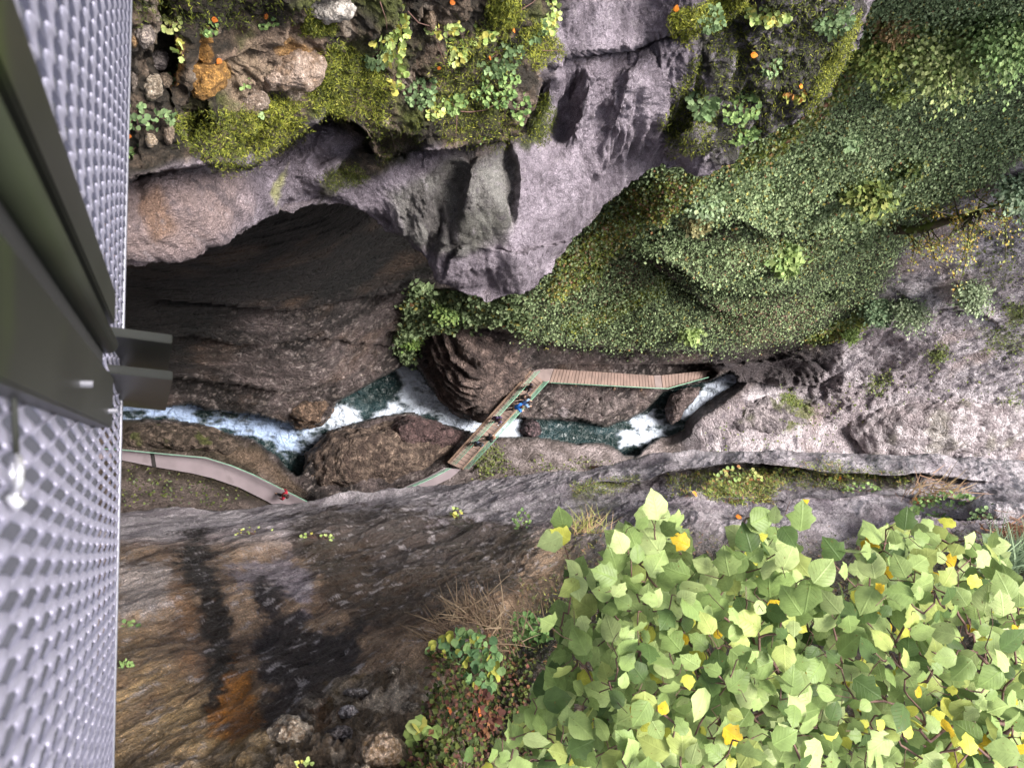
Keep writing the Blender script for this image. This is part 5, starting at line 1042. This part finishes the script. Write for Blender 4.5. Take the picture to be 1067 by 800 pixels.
HB = [('small green clover like plant beside two orange leaves', SB, 216, 26, 14, 26, 6, gH, (1, .8)), ('pale green four leaved sprig left of the orange stone', SB, 191, 55, 6, 6, 9, gBr, (1, 1)), ('green sprig at the left foot of the orange stone', SB, 185, 82, 9, 14, 7, gBl, (.7, 1.2)),
      ('fern like plant next to the mesh beside the pale stones', SB, 141, 118, 11, 22, 8, gBl, (1, 1.2)), ('broad blue green leaf rosette above the small white stone', SB, 164, 123, 12, 22, 9, gBl, (1.2, .8)), ('green fern at the mesh edge below the stones', SB, 140, 155, 13, 26, 8, gH, (1, 1.2)), ('little fern frond at the top near the mesh', SB, 178, 24, 9, 16, 7, [(.4, .42, .16), (.3, .36, .12)], (1, 1)),
      ('pair of pale round leaves over the bright moss', SB, 267, 114, 5, 5, 9, gBl, (1, 1)), ('light green sprig lying on the broad pink stone', SB, 292, 80, 15, 22, 6, gBr, (1.3, .5)), ('tiny plant between orange leaves at the top', SB, 277, 22, 10, 18, 6, gH, (1.2, .7)), ('small green rosette in the middle of the orange stained rock', SB, 254, 84, 5, 10, 6, gH, (1, 1)),
      ('long trailing plant with bright yellow green leaves hanging over the shelf', SB, 408, 30, 30, 90, 10, gBr, (.55, 1.2)), ('lower tip of pale green trailing leaves below the bright plant', SB, 410, 74, 17, 34, 9, gBr, (.55, 1.15)), ('bushy dark green plant on the moss left of the trailing leaves', SB, 392, 55, 16, 60, 7, gBl, (.9, 1)),
      ('pale sprig of lobed leaves at the top centre', SB, 463, 28, 14, 26, 9, gBr, (1.3, .6)), ('yellow green sprig right of the centre twig', SB, 501, 34, 13, 26, 9, gBr, (1, .8)), ('pale lobed leaves hanging under the centre twig', SB, 472, 52, 16, 34, 9, gBr, (.8, 1)), ('blue green leaf clump in the centre of the hanging garden', SB, 520, 55, 24, 110, 6.5, gBl, (1, 1)),
      ('dense mat of small round leaves hanging at the right of the garden', SB, 515, 88, 24, 130, 6, gH, (1, 1)), ('dark leafy clump under the long trailing plant', SB, 437, 92, 20, 90, 6, gBl, (.8, 1)), ('small round leaved plant above the dead twig', SB, 468, 104, 16, 60, 6.5, gH, (1, .8)), ('little green plant right of the moss cushion edge', SB, 453, 116, 9, 18, 7, gBr, (1, .7)),
      ('yellowish leafy clump on the cliff edge left of the limestone', SB, 571, 15, 14, 50, 7, gBr, (.8, 1.3)), ('green leafy clump at the top by the yellowish clump', SB, 556, 30, 12, 44, 7, gBl, (1, 1)), ('small plants at the mossy lower corner beside the alcove', SB, 541, 112, 12, 34, 6, gH, (.7, 1.3)), ('tiny sprig growing on the dark overhang near the clefts', SB, 499, 144, 6, 12, 5, gH, (1, .7)),
      ('leafy plant under the yellow mossy shelf at the top right of the limestone', SB, 738, 20, 16, 60, 7, gBl, (1.1, .8)), ('green leaves along the rocky top right of the limestone', SB, 800, 15, 18, 60, 7, gBr, (1.2, .6)), ('bushy plant hanging on the mossy rock edge at the upper right', SB, 868, 18, 20, 120, 6.5, gBl, (1, 1)), ('spiky green tuft on the limestone corner', SB, 733, 108, 14, 60, 9, gBl, (.9, 1.1)),
      ('green clump in the rocks left of the ivy slope', SB, 772, 110, 18, 90, 6, gH, (1, 1.2)), ('leafy clump on the lower mossy rock corner', SB, 770, 138, 18, 90, 6, gH, (1.2, .7)), ('small plant halfway up the rocky corner', SB, 803, 65, 12, 50, 6, gBl, (.8, 1.2)), ('rusty tinted plant at the right end of the rocky corner', SB, 828, 98, 12, 50, 6, [(.3, .33, .08), (.4, .2, .06)], (1, .7)),
      ('yellow green sprig on the grey south slab right of the river', SG, 476, 540, 10, 20, 8, gBr, (.6, 1.1)), ('green sprig with hanging tip above the big shrub', SG, 543, 550, 14, 34, 7, gH, (.6, 1.3)), ('orange and green plants on the grey ledge right of centre', SG, 768, 505, 22, 110, 7, [(.34, .42, .12), (.25, .35, .12), (.40, .19, .08), (.42, .42, .15), (.22, .30, .10)], (1.2, .8)),
      ('small leafy cluster on the ledge left of the tall leaf sprig', SG, 822, 495, 16, 60, 6, [(.34, .42, .12), (.25, .35, .12), (.45, .40, .12)], (1, .8)), ('pale plant with an orange leaf on the ledge', SG, 877, 502, 13, 46, 7, gBr, (1, .9)), ('green plant at the right end of the ledge', SG, 923, 498, 16, 56, 7, gH, (1.2, .8)), ('trailing greens under the ledge right end', SG, 898, 512, 16, 40, 7, gH, (1.2, .5)),
      ('tiny light green sprigs on the slab top above the brown stain', SG, 266, 556, 14, 16, 5, gBr, (1.6, .5)), ('tiny sprig on the brown stained wall near the mesh', SG, 136, 652, 7, 10, 6, gH, (1, .7)), ('small green tuft on the lower brown wall near the mesh', SG, 131, 695, 6, 14, 6, gH, (1, 1)), ('small green sprigs right of the dark streak top', SG, 330, 560, 10, 10, 5, gBr, (1.6, .5)),
      ('round leaved creeping plant below the dry grass', SG, 484, 692, 38, 130, 11, [(.20, .34, .13), (.28, .42, .16), (.14, .25, .11), (.5, .5, .1)], (.95, .85)), ('dark green small leaved plant right of the dry grass', SG, 545, 672, 32, 160, 8, [(.10, .18, .06), (.15, .25, .08)], (.8, 1)), ('reddish brown dying leaves below the creeping plant', SG, 490, 742, 30, 120, 9, [(.15, .065, .045), (.12, .05, .04), (.25, .12, .06), (.10, .14, .05)], (1, .9)),
      ('narrow leaved sprout at the bottom left of the shrubs', SG, 440, 775, 16, 12, 17, gBr, (.6, 1.2)), ('tiny yellow green sprig at the bottom edge', SG, 318, 797, 8, 14, 7, gBr, (1, .7)), ('green weeds at the right end of the south slab', SG, 990, 532, 30, 120, 8, gH, (1.5, .6)), ('small leaves over the slab edge above the right shrub', SG, 1040, 540, 22, 60, 7, gBl, (1.3, .6))]
for k, (lb_, S, x, y, r_p, n_, lp_, cols, stc) in enumerate(HB):
    herb(lb_, S, x, y, r_p, int(n_*1.7) if n_ > 8 else n_, lp_*(.78 if n_ > 8 else 1)*(.68 if (S is SG and y < 560) else 1), cols, [1]*len(cols), tm=(T_lobed if k % 3 else T_round), stretch=stc, seed=k, group='small plants rooted in the near rock')
# grass clumps
def T_blade():
    x = np.linspace(0, 1, 5); w = .018*(1-x)+.002; z = -.35*x**2; v = np.vstack([np.c_[x, w, z], np.c_[x, -w, z]]); return v, [np.array([[k, k+1, k+6, k+5] for k in range(4)])]
def grass(label, S, px, py, rad, n, lpx, cols, direc, spread=.5, seed=0):
    rs = np.random.default_rng(seed); P0_, N0_, D_ = S.at(px, py); r = rad*D_/FPX; e = empty('grass_clump', tuple(P0_)); tag(e, label, 'grass')
    toc = (CAM-P0_)/np.linalg.norm(CAM-P0_); X = np.array(at_D(px+10, py, D_))-np.array(at_D(px, py, D_)); X /= np.linalg.norm(X); Y = np.array(at_D(px, py-10, D_))-np.array(at_D(px, py, D_)); Y /= np.linalg.norm(Y)
    P = P0_+rs.normal(0, .5, (n, 1))*r*X+rs.normal(0, .35, (n, 1))*r*Y
    d = X*direc[0]+Y*direc[1]+rs.normal(0, spread, (n, 3))+toc*.4
    cloud('blades', [instances(T_blade(), P, np.tile(toc, (n, 1)), lpx*D_/FPX*rs.uniform(.5, 1.2, n), pick(rs, n, cols, [1]*len(cols)), rs, .35, dirs=d)], M_LEAF, e)
grass('tan dry grass clump left of the big leafed shrubs', SG, 505, 655, 40, 420, 34, [(.27, .19, .12), (.34, .25, .16), (.18, .12, .08)], (-.6, .7), .55, 1)
grass('second thin dry grass tuft reaching to the left over the wall', SG, 468, 668, 26, 130, 32, [(.26, .18, .11), (.18, .12, .08)], (-1, .35), .4, 2)
grass('fine grey green grass at the right edge', SG, 1062, 595, 26, 260, 46, [(.30, .40, .24), (.22, .30, .17)], (.1, .7), .6, 3)
grass('brown dry grass on the ledge above the right shrub', SG, 972, 522, 30, 240, 26, [(.36, .22, .14), (.28, .2, .10)], (1, .1), .6, 4)
grass('small dry grass tuft on the slab above the shrub', SG, 612, 555, 20, 160, 22, [(.36, .25, .14), (.26, .28, .08)], (.2, .8), .6, 5)
grass('red brown trailing roots at the top right edge of the south slab', SG, 1050, 560, 26, 200, 36, [(.28, .15, .09), (.2, .11, .07)], (.9, -.3), .4, 6)
# twigs
def twig(label, S, pts, r):
    mb = MB(); Q = []
    for k, (x, y) in enumerate(pts):
        P_, N_, D_ = S.at(x, y); Q.append(Vector(at_D(x, y, D_-.10-.05*math.sin(k*1.3))))
    mb.tube(Q, list(np.linspace(r, r*.45, len(Q))), 6)
    tag(mb.build('twig', M_TWIG, smooth=True), label, 'twig')
twig('brown bare twig curving under the hanging plants', SB, [(475, 116), (490, 117), (505, 115), (518, 108), (524, 101)], .0075)
twig('thin bare twig hanging straight down over the dark overhang', SB, [(476, 108), (476, 125), (475, 142), (473, 160)], .006)
twig('reddish twig arching from the trailing plant to the right', SB, [(425, 12), (436, 24), (450, 28), (462, 33), (472, 40)], .006)
twig('thin red stem descending among the pale lobed leaves', SB, [(447, 30), (457, 48), (462, 64), (468, 78)], .005)
twig('yellow stem at the top centre', SB, [(534, 16), (545, 9), (555, 3), (562, -4)], .006)
twig('short grey twig sticking out over the limestone', SB, [(565, 53), (576, 53), (588, 53)], .005)
twig('long red brown stem hanging at the trailing plant', SB, [(396, 2), (402, 20), (404, 40), (406, 58)], .005)
twig('orange brown root among the dead leaves at the bottom', SG, [(450, 735), (460, 750), (470, 765), (473, 780)], .007)
twig('brown root stem running along the slab above the right shrub', SG, [(920, 575), (945, 590), (975, 612), (990, 640)], .012)
# fallen leaves
def fallen(S, pts, col_, label, group, lpx=5.5):
    src = None
    for k, (x, y) in enumerate(pts):
        P_, N_, D_ = S.at(x, y); rs = np.random.default_rng(int(x*3+y)); q = np.array([at_D(x, y, D_-.06)])
        o = cloud('fallen_leaf', [instances(T_ovate(.05, seed=k), q, N_[None]+UP*.6, np.array([lpx*D_/FPX*rs.uniform(.8, 1.2)]), np.array([col_]), rs, .3, uvs=True)], M_BIG); tag(o, label, 'leaf', group)
fallen(SB, [(221, 20), (216, 33), (278, 20), (230, 62), (322, 84), (401, 52), (424, 86), (512, 60), (521, 73), (535, 30), (458, 70), (472, 5), (134, 140)], (.60, .17, .03), 'small orange fallen leaf caught on the mossy north shelf', 'orange fallen leaves on the north shelf')
fallen(SB, [(743, 10), (704, 12), (835, 92), (783, 57)], (.75, .25, .03), 'orange fallen leaf on the rocky corner beside the ivy slope', 'orange fallen leaves on the rocky corner', 7)
fallen(SG, [(877, 499), (952, 519), (737, 503), (770, 540), (726, 515)], (.75, .24, .04), 'orange fallen leaf on the grey south ledge', 'orange fallen leaves on the south ledge', 7)
fallen(SG, [(432, 771)], (.80, .42, .25), 'peach coloured fallen leaf on the rubble at the bottom', None, 14)
fallen(SG, [(517, 680), (500, 745), (505, 730), (470, 742), (495, 715)], (.6, .16, .04), 'red brown fallen leaf under the creeping plant', 'red brown fallen leaves', 11)

# ---- big shrubs at the lower right
def shrub(label, poly, root, n, Dn, Df, lpx, seed, extra=(), yellow=.05, sprigs=()):
    rs = np.random.default_rng(seed); bx = [p[0] for p in poly]; by = [p[1] for p in poly]; pts = []
    rP, rN, rD = SG.at(*root); root3 = Vector(rP)
    tries = 0
    while len(pts) < n and tries < 60000:
        tries += 1; x = rs.uniform(min(bx), max(bx)); y = rs.uniform(min(by), max(by))
        if sd_poly(np.array([x]), np.array([y]), poly)[0] > 0: continue
        lay = rs.random()**1.0; Dd = np.interp(y, [530, 640, 830], [Dn+.55, Dn+.15, Dn])+lay*(Df-Dn)
        if all((x-a)**2+(y-b)**2 > (.55*lpx)**2 or abs(c-Dd) > .16 for a, b, c in pts): pts.append((x, y, Dd))
    pts += [(x, y, np.interp(y, [530, 640, 830], [Dn+.5, Dn+.1, Dn])) for x, y in extra]
    A = np.array([at_D(x, y, d_) for x, y, d_ in pts]); n = len(A)
    e = empty('leafy_shrub', tuple(root3)); tag(e, label, 'shrub', None)
    # twig network: minimal spanning tree that prefers short reach back to the root
    P = np.vstack([np.array(root3)[None], A-UP*.05]); par = -np.ones(len(P), int); dist = np.full(len(P), 1e9); cost = np.zeros(len(P)); dist[0] = 0; inT = np.zeros(len(P), bool); order = []
    for _ in range(len(P)):
        k = int(np.argmin(np.where(inT, 1e9, dist))); inT[k] = True; order.append(k); cost[k] = 0 if k == 0 else cost[par[k]]+np.linalg.norm(P[k]-P[par[k]])
        d_ = np.linalg.norm(P-P[k], axis=1)+.28*cost[k]; up_ = (~inT) & (d_ < dist); dist[up_] = d_[up_]; par[up_] = k
    cnt = np.ones(len(P))
    for k in order[::-1]:
        if par[k] >= 0: cnt[par[k]] += cnt[k]
    mb = MB()
    for k in order[1:]:
        a, b = Vector(P[par[k]]), Vector(P[k]); r0 = .0016+.0010*math.sqrt(cnt[par[k]]); r1 = .0014+.0010*math.sqrt(cnt[k]-1)
        mb.tube([a, a.lerp(b, .5)+Vector(rs.normal(0, .012, 3)), b], [min(r0, r1*1.3), r1, r1], 5, cap=False)
    mb.build('twigs', M_TWIG, e, smooth=True)
    yl = rs.random(n); deep = np.array([(d_-np.interp(y, [530, 640, 830], [Dn+.55, Dn+.15, Dn]))/(Df-Dn) for x, y, d_ in pts])
    base = pick(rs, n, [(.28, .365, .13), (.20, .28, .09), (.40, .48, .20), (.08, .13, .04), (.36, .42, .13)], [4, 4, 2, 2, 1])
    base[yl < yellow] = (.62, .42, .03); base[(yl >= yellow) & (yl < yellow*2.4)] = (.58, .58, .10)
    sizes = np.array([d_ for _, _, d_ in pts])/FPX*lpx*rs.uniform(.6, 1.4, n)*np.where(yl < yellow*2.4, .72, 1); kind = rs.integers(0, 5, n); L_ = []
    toc = CAM-A; toc /= np.linalg.norm(toc, axis=1)[:, None]; out = P[1:]-P[par[1:]]; out /= np.linalg.norm(out, axis=1)[:, None]+1e-9
    for q in range(5):
        m_ = kind == q
        if m_.any(): L_.append(instances(T_ovate([.02, .05, .03, .20, .13][q], [.5, .5, .6, .2, .3][q], q), A[m_]-out[m_]*sizes[m_][:, None]*.3, toc[m_]*.55+UP*.55, sizes[m_], base[m_], rs, .42, dirs=out[m_]+rs.normal(0, .8, (m_.sum(), 3)), uvs=True, cvar=.08))
    v, f, c, u = join_inst(L_); v = v-np.array(e.location); np_mesh('leaves', v, f, M_BIG, e, colors=c, uv=u, smooth=True)
    return e
shrub('leafy shrub at the lower left of the leaf mass with darker green pointed leaves', [(596, 580), (615, 605), (640, 640), (650, 720), (660, 810), (480, 815), (520, 778), (548, 740), (585, 700), (580, 660), (590, 620)], (600, 820), 190, 2.9, 3.9, 23, 5, extra=[(584, 545), (577, 563), (590, 556), (487, 775), (571, 648), (512, 792)], yellow=.03)
shrub('middle leafy shrub with the largest pale leaves, reaching over the grey slab', [(625, 600), (640, 565), (668, 540), (705, 540), (722, 575), (745, 592), (770, 560), (800, 550), (832, 575), (845, 620), (835, 680), (868, 730), (880, 815), (655, 815), (645, 720), (632, 640), (622, 600)], (740, 830), 760, 2.5, 3.9, 24.5, 6, extra=[(683, 532), (702, 540), (668, 548), (690, 550), (820, 555), (835, 543), (833, 523), (812, 545), (790, 540), (770, 575), (785, 545), (858, 602), (846, 606)], yellow=.025)
shrub('broad leafy shrub at the lower right edge with many small yellow leaves', [(890, 590), (905, 560), (935, 548), (960, 545), (1000, 555), (1030, 555), (1050, 600), (1090, 640), (1090, 815), (885, 815), (872, 740), (840, 690), (850, 640), (875, 615)], (990, 830), 660, 2.7, 4.1, 22.5, 7, extra=[(946, 545), (992, 545), (870, 575), (892, 578), (905, 570), (880, 590)], yellow=.06)
